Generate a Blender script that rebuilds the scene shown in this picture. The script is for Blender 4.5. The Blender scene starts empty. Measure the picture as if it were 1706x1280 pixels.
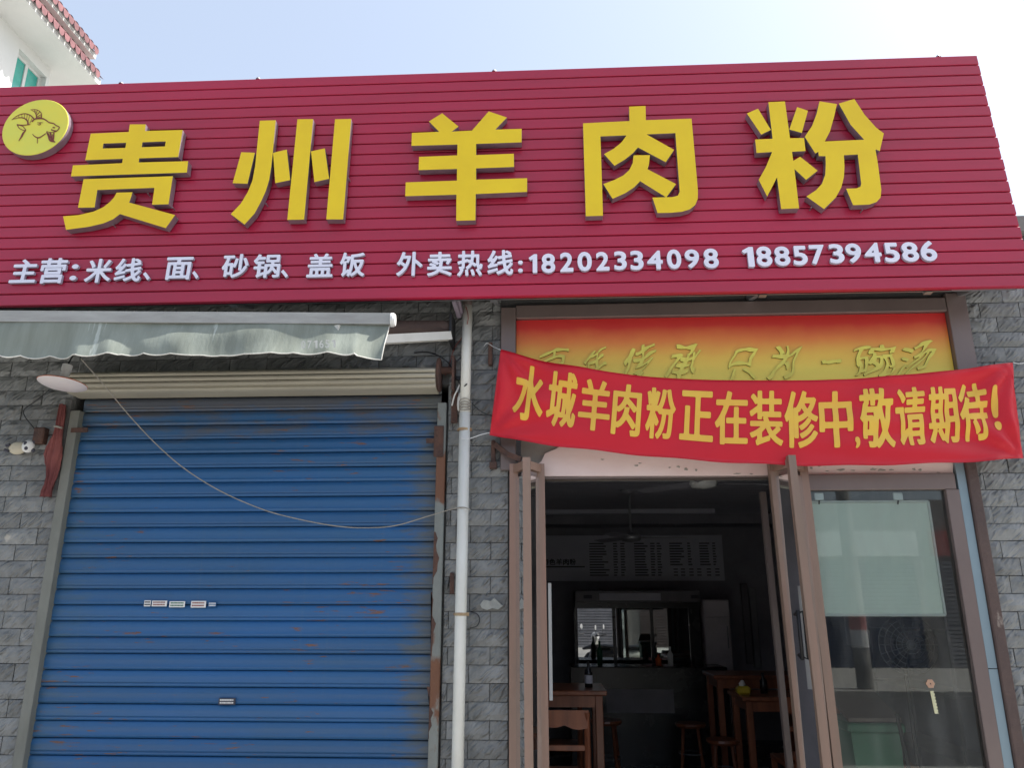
import bpy, bmesh, math, random
from mathutils import Vector, Matrix
from mathutils.geometry import tessellate_polygon
R = math.radians
random.seed(7)
SC = bpy.context.scene
COL = SC.collection
D_ = bpy.data

# ------------------------------------------------------------------ camera
FPX, PSI, PIT = 1282.0, R(2.8), R(16.2)
CAM = Vector((0, -4.3, 1.6))
cf = Vector((-math.sin(PSI)*math.cos(PIT), math.cos(PSI)*math.cos(PIT), math.sin(PIT)))
cr = Vector((math.cos(PSI), math.sin(PSI), 0))
cu = cr.cross(cf)
cam = D_.objects.new('camera', D_.cameras.new('camera'))
COL.objects.link(cam)
cam.matrix_world = Matrix(((cr.x, cu.x, -cf.x, CAM.x), (cr.y, cu.y, -cf.y, CAM.y), (cr.z, cu.z, -cf.z, CAM.z), (0, 0, 0, 1)))
cam.data.sensor_width = 36
cam.data.lens = FPX/1706*36
cam.data.clip_start = 0.05
cam.data.clip_end = 3000
SC.camera = cam
# ------------------------------------------------------------------ light
SUN_EL, SUN_AZ = R(52), R(11)          # from +x, slightly behind the shop front
world = D_.worlds.new('World'); SC.world = world; world.use_nodes = True
wn = world.node_tree
for n in list(wn.nodes): wn.nodes.remove(n)
sky = wn.nodes.new('ShaderNodeTexSky'); sky.sky_type = 'NISHITA'; sky.sun_disc = False
sky.sun_elevation = SUN_EL; sky.sun_rotation = R(90) - SUN_AZ
sky.air_density = 0.9; sky.dust_density = 3.5; sky.ozone_density = 1.2; sky.altitude = 20
bg = wn.nodes.new('ShaderNodeBackground'); bg.inputs[1].default_value = 0.12
wo = wn.nodes.new('ShaderNodeOutputWorld')
hz = wn.nodes.new('ShaderNodeMix'); hz.data_type = 'RGBA'; hz.inputs[0].default_value = .52   # thin even summer haze
hz.inputs[7].default_value = (2.35, 2.62, 2.95, 1)
wn.links.new(sky.outputs[0], hz.inputs[6]); wn.links.new(hz.outputs[2], bg.inputs[0]); wn.links.new(bg.outputs[0], wo.inputs[0])
sd = D_.lights.new('sun', 'SUN'); sd.energy = 3.4; sd.angle = R(0.6); sd.color = (1, .96, .9)
sun = D_.objects.new('sun', sd); COL.objects.link(sun)
sdir = Vector((math.cos(SUN_EL)*math.cos(SUN_AZ), math.cos(SUN_EL)*math.sin(SUN_AZ), math.sin(SUN_EL)))
sun.rotation_euler = sdir.to_track_quat('Z', 'Y').to_euler(); sun.location = (20, 6, 30)
SC.view_settings.view_transform = 'Standard'; SC.view_settings.look = 'None'
SC.view_settings.gamma = 1; SC.view_settings.use_curve_mapping = False
SC.view_settings.exposure = 1.5
SC.render.engine = 'CYCLES'
SC.cycles.max_bounces = 8; SC.cycles.transparent_max_bounces = 12; SC.cycles.use_denoising = True
SC.cycles.sample_clamp_indirect = 6

# ------------------------------------------------------------------ point helpers
def ray(px, py):
    return cf + cr*((px-853)/FPX) + cu*((640-py)/FPX)
def P(px, py, Y=0.0):
    d = ray(px, py); return CAM + d*((Y-CAM.y)/d.y)
def PX(px, py, X):
    d = ray(px, py); return CAM + d*((X-CAM.x)/d.x)
SYB, SZB, STT = -0.32, 3.268, math.tan(R(3.5))
def PS(px, py, off=0.0):               # on the leaning sign face, off = metres in front of it
    d = ray(px, py); Yb = SYB-off
    return CAM + d*((Yb-CAM.y+(CAM.z-SZB)*STT)/(d.y-d.z*STT))

# ------------------------------------------------------------------ materials
def M(name, col, rough=.6, metal=0.0, col2=None, scale=4, st=(1, 1, 1), bump=0.0, bscale=30, bst=(1, 1, 1),
      coat=0.0, spots=None, sscale=6, sthr=.62, rnd=0.0, spec=.5, sst=(1, 1, 1), trans=0.0, detail=6, wp=False):
    m = D_.materials.new(name); m.use_nodes = True
    nt = m.node_tree; N = nt.nodes; L = nt.links; b = N['Principled BSDF']
    tc = N.new('ShaderNodeTexCoord')
    oi = N.new('ShaderNodeObjectInfo')
    add = N.new('ShaderNodeVectorMath'); add.operation = 'MULTIPLY_ADD'
    add.inputs[1].default_value = (1, 1, 1)
    geo = N.new('ShaderNodeNewGeometry')
    L.new(geo.outputs['Position'] if wp else tc.outputs['Object'], add.inputs[0])
    cmb = N.new('ShaderNodeVectorMath'); cmb.operation = 'SCALE'; cmb.inputs[0].default_value = (37, 19, 53)
    cmb.inputs['Scale'].default_value = 0
    if not wp: L.new(oi.outputs['Random'], cmb.inputs['Scale'])
    L.new(cmb.outputs[0], add.inputs[2])
    def noise(sc, stv, det=detail):
        mp = N.new('ShaderNodeMapping'); mp.inputs['Scale'].default_value = stv
        L.new(add.outputs[0], mp.inputs[0])
        n = N.new('ShaderNodeTexNoise'); n.inputs['Scale'].default_value = sc; n.inputs['Detail'].default_value = det
        n.inputs['Roughness'].default_value = .62
        L.new(mp.outputs[0], n.inputs['Vector']); return n
    c2 = col2 or tuple(c*.78 for c in col)
    n1 = noise(scale, st)
    rp = N.new('ShaderNodeValToRGB'); rp.color_ramp.elements[0].position = .35; rp.color_ramp.elements[1].position = .65
    rp.color_ramp.elements[0].color = (*c2, 1); rp.color_ramp.elements[1].color = (*col, 1)
    L.new(n1.outputs[0], rp.inputs[0]); out = rp.outputs[0]
    if rnd:
        h = N.new('ShaderNodeHueSaturation')
        mr = N.new('ShaderNodeMapRange'); mr.inputs[3].default_value = 1-rnd; mr.inputs[4].default_value = 1+rnd
        L.new(oi.outputs['Random'], mr.inputs[0]); L.new(mr.outputs[0], h.inputs['Value']); L.new(out, h.inputs['Color']); out = h.outputs[0]
    if spots:
        n2 = noise(sscale, sst, 8)
        r2 = N.new('ShaderNodeValToRGB'); r2.color_ramp.elements[0].position = sthr; r2.color_ramp.elements[1].position = sthr+.05
        L.new(n2.outputs[0], r2.inputs[0])
        mx = N.new('ShaderNodeMix'); mx.data_type = 'RGBA'
        L.new(r2.outputs[0], mx.inputs[0]); L.new(out, mx.inputs[6]); mx.inputs[7].default_value = (*spots, 1); out = mx.outputs[2]
    L.new(out, b.inputs['Base Color'])
    rr = N.new('ShaderNodeMapRange'); rr.inputs[3].default_value = max(.03, rough-.08); rr.inputs[4].default_value = min(1, rough+.1)
    L.new(n1.outputs[0], rr.inputs[0]); L.new(rr.outputs[0], b.inputs['Roughness'])
    b.inputs['Metallic'].default_value = metal
    b.inputs['Coat Weight'].default_value = coat; b.inputs['Coat Roughness'].default_value = .12
    b.inputs['Specular IOR Level'].default_value = spec
    if trans: b.inputs['Transmission Weight'].default_value = trans
    if bump:
        n3 = noise(bscale, bst, 5)
        bp = N.new('ShaderNodeBump'); bp.inputs['Strength'].default_value = bump; bp.inputs['Distance'].default_value = .02
        L.new(n3.outputs[0], bp.inputs['Height']); L.new(bp.outputs[0], b.inputs['Normal'])
    return m
def glass(name, tint=(.93, .97, .95)):
    m = D_.materials.new(name); m.use_nodes = True; nt = m.node_tree; N = nt.nodes; L = nt.links
    N.remove(N['Principled BSDF'])
    t = N.new('ShaderNodeBsdfTransparent'); t.inputs[0].default_value = (*tint, 1)
    g = N.new('ShaderNodeBsdfGlossy'); g.inputs['Roughness'].default_value = .012
    f = N.new('ShaderNodeFresnel'); f.inputs[0].default_value = 1.52
    x = N.new('ShaderNodeMixShader')
    L.new(f.outputs[0], x.inputs[0]); L.new(t.outputs[0], x.inputs[1]); L.new(g.outputs[0], x.inputs[2])
    df = N.new('ShaderNodeBsdfDiffuse'); df.inputs[0].default_value = (.6, .6, .58, 1)
    tc = N.new('ShaderNodeNewGeometry'); mp = N.new('ShaderNodeMapping'); mp.inputs['Scale'].default_value = (5, 1, 1.1); n = N.new('ShaderNodeTexNoise'); n.inputs['Scale'].default_value = 2.0; n.inputs['Detail'].default_value = 8
    L.new(tc.outputs['Position'], mp.inputs[0]); L.new(mp.outputs[0], n.inputs[0])
    mr = N.new('ShaderNodeMapRange'); mr.inputs[1].default_value = .45; mr.inputs[2].default_value = .8; mr.inputs[3].default_value = .01; mr.inputs[4].default_value = .07
    L.new(n.outputs[0], mr.inputs[0]); y = N.new('ShaderNodeMixShader'); L.new(mr.outputs[0], y.inputs[0]); L.new(x.outputs[0], y.inputs[1]); L.new(df.outputs[0], y.inputs[2])
    L.new(y.outputs[0], N['Material Output'].inputs[0]); return m

def shutter_mat():
    m = M('blue_shutter_paint', (.013, .098, .27), .42, col2=(.020, .092, .215), scale=1.1, st=(.8, 1, 2.6), bump=.22, bscale=1.6, bst=(1, 1, 2.5), rnd=.07, wp=True)
    nt = m.node_tree; N = nt.nodes; L = nt.links; b = N['Principled BSDF']
    src = b.inputs['Base Color'].links[0].from_socket
    g = N.new('ShaderNodeNewGeometry'); sp = N.new('ShaderNodeSeparateXYZ'); L.new(g.outputs['Position'], sp.inputs[0])
    def noise(sc, stv, det=8):
        mp = N.new('ShaderNodeMapping'); mp.inputs['Scale'].default_value = stv; L.new(g.outputs['Position'], mp.inputs[0])
        n = N.new('ShaderNodeTexNoise'); n.inputs['Scale'].default_value = sc; n.inputs['Detail'].default_value = det; n.inputs['Roughness'].default_value = .65
        L.new(mp.outputs[0], n.inputs['Vector']); return n.outputs[0]
    def rng(v, a, b_, c=0, d=1):
        k = N.new('ShaderNodeMapRange'); k.inputs[1].default_value = a; k.inputs[2].default_value = b_; k.inputs[3].default_value = c; k.inputs[4].default_value = d; L.new(v, k.inputs[0]); return k.outputs[0]
    def mul(a, b_, op='MULTIPLY'):
        k = N.new('ShaderNodeMath'); k.operation = op; L.new(a, k.inputs[0]); L.new(b_, k.inputs[1]); return k.outputs[0]
    def mix(f, a, col):
        k = N.new('ShaderNodeMix'); k.data_type = 'RGBA'; L.new(f, k.inputs[0]); L.new(a, k.inputs[6]); k.inputs[7].default_value = (*col, 1); return k.outputs[2]
    dust_shade = mul(rng(sp.outputs[2], 2.35, 2.85, 0, .62), noise(2.2, (1.2, 1, 5)), 'ADD')
    c = mix(rng(dust_shade, .78, 1.0, 0, .85), src, (.085, .085, .088))                    # Dust caught on the top slats, with awning shade painted into the grey
    ends = mul(rng(sp.outputs[0], -.95, -.62, 0, .55), noise(3, (2, 1, 12)), 'ADD')
    c = mix(rng(ends, .70, .95, 0, .8), c, (.085, .095, .09))                          # hand grime at the right guide
    endl = mul(rng(sp.outputs[0], -2.35, -2.8, 0, .40), noise(3, (2, 1, 10)), 'ADD')
    c = mix(rng(endl, .66, .98, 0, .5), c, (.05, .10, .13))
    streak = noise(1.0, (26, 1, .9)); c = mix(rng(streak, .58, .75, 0, .16), c, (.10, .14, .17))   # runs of dirty water
    rust = mul(noise(4.2, (1.6, 1, 15)), rng(noise(1.3, (1, 1, 2)), .46, .62, 0, .12), 'ADD')
    c = mix(rng(rust, .675, .72, 0, .9), c, (.15, .065, .03))
    scr = noise(9, (.7, 1, 40)); c = mix(rng(scr, .66, .72, 0, .35), c, (.16, .20, .22))
    L.new(c, b.inputs['Base Color']); return m
def stone_mat():
    m = M('grey_cleft_stone', (.25, .255, .25), .5, col2=(.165, .17, .165), scale=7, rnd=.15, spec=.35, spots=(.42, .40, .36), sscale=5, sthr=.70)
    nt = m.node_tree; N = nt.nodes; L = nt.links; b = N['Principled BSDF']
    tc = N.new('ShaderNodeTexCoord'); oi = N.new('ShaderNodeObjectInfo')
    sc = N.new('ShaderNodeVectorMath'); sc.operation = 'SCALE'; sc.inputs[0].default_value = (31, 17, 23)
    L.new(oi.outputs['Random'], sc.inputs['Scale'])
    ad = N.new('ShaderNodeVectorMath'); L.new(tc.outputs['Object'], ad.inputs[0]); L.new(sc.outputs[0], ad.inputs[1])
    m0 = N.new('ShaderNodeMapping'); m0.inputs['Rotation'].default_value = (0, R(44), 0); L.new(ad.outputs[0], m0.inputs[0])
    mp = N.new('ShaderNodeMapping'); mp.inputs['Scale'].default_value = (13, 20, 38)
    L.new(m0.outputs[0], mp.inputs[0])
    n = N.new('ShaderNodeTexNoise'); n.noise_type = 'RIDGED_MULTIFRACTAL'; n.inputs['Scale'].default_value = 1.3; n.inputs['Detail'].default_value = 4
    L.new(mp.outputs[0], n.inputs['Vector'])
    bp = N.new('ShaderNodeBump'); bp.inputs['Strength'].default_value = 1.0; bp.inputs['Distance'].default_value = .022
    L.new(n.outputs[0], bp.inputs['Height']); L.new(bp.outputs[0], b.inputs['Normal'])
    return m

mt = {}
mt['stone'] = stone_mat()
mt['mortar'] = M('dark_mortar', (.13, .13, .127), .9, bump=.3, bscale=60)
mt['concrete'] = M('old_concrete', (.33, .32, .30), .9, col2=(.2, .195, .18), scale=3, bump=.4, bscale=25)
mt['plaster'] = M('pink_white_plaster', (.86, .72, .68), .7, col2=(.80, .64, .60), scale=3, st=(1, 1, 3), bump=.15, bscale=30, spots=(.24, .22, .17), sscale=7, sthr=.66, sst=(1, 1, 2.4))
mt['oldpaint'] = M('peeled_grey_green_paint', (.36, .37, .31), .8, col2=(.3, .28, .25), scale=5, bump=.2)
mt['plank'] = M('crimson_painted_metal', (.45, .010, .050), .36, col2=(.36, .011, .042), scale=.8, st=(.6, 1, 3), bump=.16, bscale=1.4, bst=(.8, 1, 3), coat=.15, rnd=.025, wp=True)
mt['steel'] = M('galvanised_steel', (.36, .36, .38), .42, .7, scale=4)
mt['yellow'] = M('yellow_acrylic', (.90, .63, .010), .35, col2=(.84, .57, .010), scale=3, st=(1, 1, 1), spec=.4)
mt['yellow_disc'] = M('lime_yellow_acrylic', (.80, .70, .07), .42, col2=(.72, .70, .09), scale=4)
mt['alu'] = M('letter_side_aluminium', (.34, .28, .33), .35, .5, scale=8)
mt['white_letter'] = M('white_acrylic', (.84, .82, .92), .4, col2=(.78, .77, .88))
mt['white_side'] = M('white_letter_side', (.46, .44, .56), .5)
mt['brown_line'] = M('brown_print', (.22, .035, .02), .5)
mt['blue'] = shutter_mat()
mt['dusty_shaded'] = mt['blue']
mt['beige'] = M('beige_shutter_housing', (.42, .39, .31), .5, col2=(.31, .285, .23), scale=1.6, st=(.5, 1, 8), bump=.08, bscale=2, bst=(.5, 1, 8))
mt['guide'] = M('grey_guide_rail', (.26, .28, .26), .5, .2, col2=(.19, .20, .185), scale=3, st=(1, 1, .5), spots=(.17, .075, .04), sscale=3.2, sst=(1, 1, .5), sthr=.55, bump=.2)
mt['rust'] = M('rusty_iron', (.13, .065, .045), .85, col2=(.06, .035, .03), scale=12, bump=.5, bscale=40)
mt['purple'] = M('purple_grey_steel', (.27, .22, .27), .5, .2)
mt['canvas'] = M('grey_green_canvas', (.19, .21, .175), .8, col2=(.27, .30, .26), scale=3.2, st=(3, 1, .35), bump=.25, bscale=5, bst=(3, 1, 1), spots=(.42, .46, .42), sscale=3.4, sst=(3.4, 1, .3), sthr=.62)
mt['cream'] = M('cream_aluminium', (.62, .61, .56), .4, .1, col2=(.5, .49, .44), scale=4)
mt['white_plastic'] = M('white_plastic', (.74, .74, .72), .35, col2=(.68, .68, .66))
mt['pipe'] = M('white_pvc_pipe', (.74, .74, .69), .4, col2=(.64, .63, .56), scale=3, st=(1, 1, .6), spots=(.28, .22, .17), sscale=7, sthr=.70, sst=(1.5, 1, .5), bump=.06)
mt['rope'] = M('dirty_white_rope', (.40, .37, .32), .9, scale=60, bump=.6, bscale=150)
mt['string'] = M('white_string', (.8, .8, .78), .8)
mt['black'] = M('black_rubber', (.012, .012, .014), .5)
mt['lamp'] = M('lamp_diffuser', (.72, .68, .68), .35, col2=(.70, .62, .62), scale=2)
mt['orange'] = M('orange_rim', (.55, .17, .08), .5)
mt['cloth'] = M('faded_red_cloth', (.27, .085, .075), .85, col2=(.15, .04, .04), scale=5, bump=.4, bscale=10, spots=(.5, .3, .27), sscale=6, sthr=.68)
mt['banner'] = M('red_satin_banner', (.62, .008, .022), .48, col2=(.56, .007, .02), scale=1.6, bump=.04, bscale=90, spec=.4)
mt['gold'] = M('gold_print', (.80, .52, .06), .5, col2=(.78, .42, .05), scale=2.5)
mt['frame'] = M('brown_grey_aluminium', (.20, .155, .14), .38, .25, col2=(.17, .13, .12), scale=3, st=(1, 1, .4), spec=.5)
mt['door'] = M('wood_grain_aluminium', (.31, .185, .14), .4, .1, col2=(.235, .165, .125), scale=1.4, st=(6, 6, .35), bump=.05, bscale=8, bst=(8, 8, .5), rnd=.08)
mt['doorin'] = M('dark_door_side', (.09, .055, .045), .5)
mt['bluestrip'] = M('blue_grey_trim', (.23, .31, .35), .4, .15, col2=(.20, .27, .31), scale=2)
mt['rustpost'] = M('flaking_brown_post', (.10, .065, .055), .7, col2=(.07, .045, .04), scale=5, bump=.4, spots=(.32, .27, .23), sscale=6, sthr=.64, sst=(1, 1, .5))
mt['glass'] = glass('window_glass')
mt['board'] = M('pale_green_board', (.88, .92, .84), .5, col2=(.84, .88, .80), scale=2)
mt['wood'] = M('varnished_red_wood', (.32, .105, .047), .35, col2=(.19, .06, .028), scale=2.5, st=(6, 6, .5), coat=.2)
mt['room'] = M('dim_room_wall', (.34, .33, .37), .8, col2=(.27, .265, .30))
mt['ceil'] = M('ceiling_boards', (.55, .54, .60), .5, col2=(.45, .44, .50), scale=3, st=(.4, 6, 1))
mt['floor'] = M('dark_floor_tiles', (.06, .055, .055), .25, scale=3)
mt['stainless'] = M('stainless_steel', (.62, .57, .59), .35, .1, scale=3)
mt['dark'] = M('black_enamel', (.018, .018, .02), .25)
mt['mirror'] = glass('cabinet_glass', (.5, .55, .53))
mt['menu'] = M('menu_print', (.66, .66, .72), .6, col2=(.58, .58, .66))
mt['ink'] = M('dark_ink', (.05, .05, .07), .6)
mt['green'] = M('green_plastic', (.012, .12, .06), .4)
mt['road'] = M('asphalt', (.10, .10, .098), .9, col2=(.075, .075, .075), bump=.3, bscale=60)
mt['pave'] = M('pavement', (.44, .43, .40), .85, col2=(.36, .35, .32), scale=2, bump=.2)
mt['white_wall'] = M('white_house_render', (.64, .65, .63), .85, col2=(.57, .58, .56), scale=.8, bump=.1)
mt['tile'] = M('pink_red_roof_tile', (.21, .08, .085), .6, col2=(.11, .038, .042), scale=6)
mt['teal'] = M('teal_window_glass', (.03, .30, .25), .08, col2=(.04, .36, .30), spec=.9)
mt['brickred'] = M('red_signs', (.45, .05, .03), .5)
mt['opp'] = M('opposite_render', (.22, .20, .18), .8)
mt['blue2'] = M('navy_shutter', (.01, .03, .08), .5)
mt['brown_sh'] = M('brown_shutter', (.09, .065, .06), .5)
mt['hdr'] = M('fridge_header', (.20, .19, .21), .4)
mt['yplastic'] = M('yellow_plastic_wrap', (.65, .48, .04), .3)
mt['tan'] = M('cream_fur_plastic', (.62, .56, .42), .7)
mt['scw'] = M('scooter_white_paint', (.75, .76, .66), .2, coat=.5)
mt['oran'] = M('orange_fabric', (.8, .16, .04), .7)

def grad_mat(name, z0, z1, stops, rough=.45):
    m = D_.materials.new(name); m.use_nodes = True; nt = m.node_tree; N = nt.nodes; L = nt.links; b = N['Principled BSDF']
    tc = N.new('ShaderNodeTexCoord'); sp = N.new('ShaderNodeSeparateXYZ'); L.new(tc.outputs['Object'], sp.inputs[0])
    mr = N.new('ShaderNodeMapRange'); mr.inputs[1].default_value = z0; mr.inputs[2].default_value = z1
    n = N.new('ShaderNodeTexNoise'); n.inputs['Scale'].default_value = 5; n.inputs['Detail'].default_value = 6; L.new(tc.outputs['Object'], n.inputs['Vector'])
    ma = N.new('ShaderNodeMath'); ma.operation = 'MULTIPLY_ADD'; ma.inputs[1].default_value = .10; L.new(n.outputs[0], ma.inputs[0])
    L.new(sp.outputs[2], mr.inputs[0]); L.new(mr.outputs[0], ma.inputs[2])
    sb = N.new('ShaderNodeMath'); sb.operation = 'SUBTRACT'; sb.inputs[1].default_value = .05; L.new(ma.outputs[0], sb.inputs[0])
    rp = N.new('ShaderNodeValToRGB'); e = rp.color_ramp.elements
    e[0].position, e[0].color = stops[0][0], (*stops[0][1], 1); e[1].position, e[1].color = stops[-1][0], (*stops[-1][1], 1)
    for q, c in stops[1:-1]:
        k = e.new(q); k.color = (*c, 1)
    L.new(sb.outputs[0], rp.inputs[0]); L.new(rp.outputs[0], b.inputs['Base Color']); b.inputs['Roughness'].default_value = rough
    return m

# ------------------------------------------------------------------ mesh helpers
def wl(o):
    v = Vector((0, 0, 0))
    while o is not None:
        v += o.location; o = o.parent
    return v
def tag(o, label=None, cat=None, group=None, kind=None):
    if label: o['label'] = label
    if cat: o['category'] = cat
    if group: o['group'] = group
    if kind: o['kind'] = kind
    return o
def thing(name, label, cat, loc, group=None):
    o = D_.objects.new(name, None); COL.objects.link(o); o.location = loc; o.empty_display_size = .1
    return tag(o, label, cat, group)
class MB:
    def __init__(s): s.v = []; s.f = []; s.mi = []
    def add(s, vs, fs, mi=0):
        n = len(s.v); s.v += [Vector(q) for q in vs]
        for f in fs: s.f.append([n+i for i in f]); s.mi.append(mi)
        return s
    def box(s, x0, x1, y0, y1, z0, z1, mi=0, bev=0.0):
        if x0 > x1: x0, x1 = x1, x0
        if y0 > y1: y0, y1 = y1, y0
        if z0 > z1: z0, z1 = z1, z0
        if bev:
            b = min(bev, (x1-x0)*.4, (y1-y0)*.4, (z1-z0)*.4)
            vs = []
            for ring_z, ins in ((z0, b), (z0+b, 0), (z1-b, 0), (z1, b)):
                vs += [(x0+ins, y0+b, ring_z) if ins else (x0, y0+b, ring_z), (x0+b, y0+ins, ring_z), (x1-b, y0+ins, ring_z),
                       (x1-ins, y0+b, ring_z), (x1-ins, y1-b, ring_z), (x1-b, y1-ins, ring_z), (x0+b, y1-ins, ring_z), (x0+ins, y1-b, ring_z)]
            fs = [list(range(7, -1, -1)), list(range(24, 32))]
            for k in range(3):
                for i in range(8):
                    j = (i+1) % 8; fs.append([k*8+i, k*8+j, k*8+8+j, k*8+8+i])
            return s.add(vs, fs, mi)
        vs = [(x, y, z) for z in (z0, z1) for (x, y) in ((x0, y0), (x1, y0), (x1, y1), (x0, y1))]
        return s.add(vs, [(3, 2, 1, 0), (4, 5, 6, 7), (0, 1, 5, 4), (1, 2, 6, 5), (2, 3, 7, 6), (3, 0, 4, 7)], mi)
    def prism(s, pts, axis, a, b, mi=0):   # pts in the plane across axis 'x': (y,z)
        def mk(p, t):
            return (t, p[0], p[1]) if axis == 'x' else (p[0], t, p[1]) if axis == 'y' else (p[0], p[1], t)
        n = len(pts); vs = [mk(p, a) for p in pts]+[mk(p, b) for p in pts]
        fs = [list(range(n-1, -1, -1)), list(range(n, 2*n))]+[[i, (i+1) % n, n+(i+1) % n, n+i] for i in range(n)]
        return s.add(vs, fs, mi)
    def beam(s, a, b, w, h, up=(0, 0, 1), mi=0):
        a = Vector(a); b = Vector(b); d = (b-a).normalized(); u = Vector(up); r = d.cross(u).normalized(); u = r.cross(d)
        vs = [q+r*i*w/2+u*j*h/2 for q in (a, b) for (i, j) in ((-1, -1), (1, -1), (1, 1), (-1, 1))]
        return s.add(vs, [(3, 2, 1, 0), (4, 5, 6, 7), (0, 1, 5, 4), (1, 2, 6, 5), (2, 3, 7, 6), (3, 0, 4, 7)], mi)
    def tube(s, pts, rad, n=8, mi=0, cap=True):
        pts = [Vector(p) for p in pts]; rads = rad if isinstance(rad, (list, tuple)) else [rad]*len(pts)
        base = len(s.v); prev = None
        for i, p in enumerate(pts):
            d = (pts[min(i+1, len(pts)-1)]-pts[max(i-1, 0)]).normalized()
            r = (prev - d*prev.dot(d)).normalized() if prev is not None and (prev - d*prev.dot(d)).length > 1e-4 else d.orthogonal().normalized()
            prev = r; u = d.cross(r)
            for k in range(n):
                a = 2*math.pi*k/n; s.v.append(p+(r*math.cos(a)+u*math.sin(a))*rads[i])
        for i in range(len(pts)-1):
            for k in range(n):
                s.f.append([base+i*n+k, base+i*n+(k+1) % n, base+(i+1)*n+(k+1) % n, base+(i+1)*n+k]); s.mi.append(mi)
        if cap:
            s.f.append([base+k for k in range(n-1, -1, -1)]); s.mi.append(mi)
            s.f.append([base+(len(pts)-1)*n+k for k in range(n)]); s.mi.append(mi)
        return s
    def lathe(s, prof, c, axis=(0, 0, 1), n=24, mi=0):   # prof: (radius, height along axis)
        ax = Vector(axis).normalized(); r = ax.orthogonal().normalized(); u = ax.cross(r); c = Vector(c); base = len(s.v)
        for (rr, h) in prof:
            for k in range(n):
                a = 2*math.pi*k/n; s.v.append(c+ax*h+(r*math.cos(a)+u*math.sin(a))*max(rr, 1e-4))
        for i in range(len(prof)-1):
            for k in range(n):
                s.f.append([base+i*n+k, base+i*n+(k+1) % n, base+(i+1)*n+(k+1) % n, base+(i+1)*n+k]); s.mi.append(mi)
        return s
    def build(s, name, mats, parent=None, loc=None, smooth=False, label=None, kind=None, me_only=False):
        if not isinstance(mats, (list, tuple)): mats = [mats]
        if parent is not None: org = wl(parent)
        else: org = Vector(loc) if loc is not None else Vector((0, 0, 0))
        me = D_.meshes.new(name)
        me.from_pydata([tuple(q-org) for q in s.v], [], s.f)
        for m in mats: me.materials.append(m)
        me.polygons.foreach_set('material_index', s.mi)
        if smooth: me.polygons.foreach_set('use_smooth', [True]*len(me.polygons))
        me.validate(); me.update()
        if me_only: return me
        o = D_.objects.new(name, me); COL.objects.link(o)
        if parent is not None: o.parent = parent
        else: o.location = org
        if label: o['label'] = label
        if kind: o['kind'] = kind
        return o
def put(name, me, parent, loc, label=None):
    o = D_.objects.new(name, me); COL.objects.link(o); o.parent = parent; o.location = Vector(loc)-wl(parent)
    if label: o['label'] = label
    return o
def smooth_pts(pts, k=6):
    pts = [Vector(p) for p in pts]; out = []
    for i in range(len(pts)-1):
        p0 = pts[max(i-1, 0)]; p1 = pts[i]; p2 = pts[i+1]; p3 = pts[min(i+2, len(pts)-1)]
        for j in range(k):
            t = j/k
            out.append(.5*((2*p1)+(-p0+p2)*t+(2*p0-5*p1+4*p2-p3)*t*t+(-p0+3*p1-3*p2+p3)*t**3))
    out.append(pts[-1]); return out
def slab(mb, loops, front, back, mf=0, ms=1):
    """loops: outer first then holes, 2-D points; front/back map a 2-D point to 3-D"""
    V = [[Vector((p[0], p[1], 0)) for p in l] for l in loops]
    flat = [p for l in loops for p in l]
    tri = tessellate_polygon(V)
    fr = [front(p) for p in flat]; bk = [back(p) for p in flat]; n = len(flat)
    nrm = (fr[tri[0][1]]-fr[tri[0][0]]).cross(fr[tri[0][2]]-fr[tri[0][0]])
    flip = nrm.dot(CAM-fr[0]) < 0
    base = len(mb.v); mb.v += fr+bk
    for t in tri:
        nn = (fr[t[1]]-fr[t[0]]).cross(fr[t[2]]-fr[t[0]])
        t = list(t) if nn.dot(fr[t[0]]-bk[t[0]]) > 0 else list(t)[::-1]
        mb.f.append([base+i for i in t]); mb.mi.append(mf)
    s = 0
    for l in loops:
        k = len(l)
        for i in range(k):
            a, b = s+i, s+(i+1) % k
            mb.f.append([base+a, base+b, base+n+b, base+n+a]); mb.mi.append(ms)
        s += k
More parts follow.
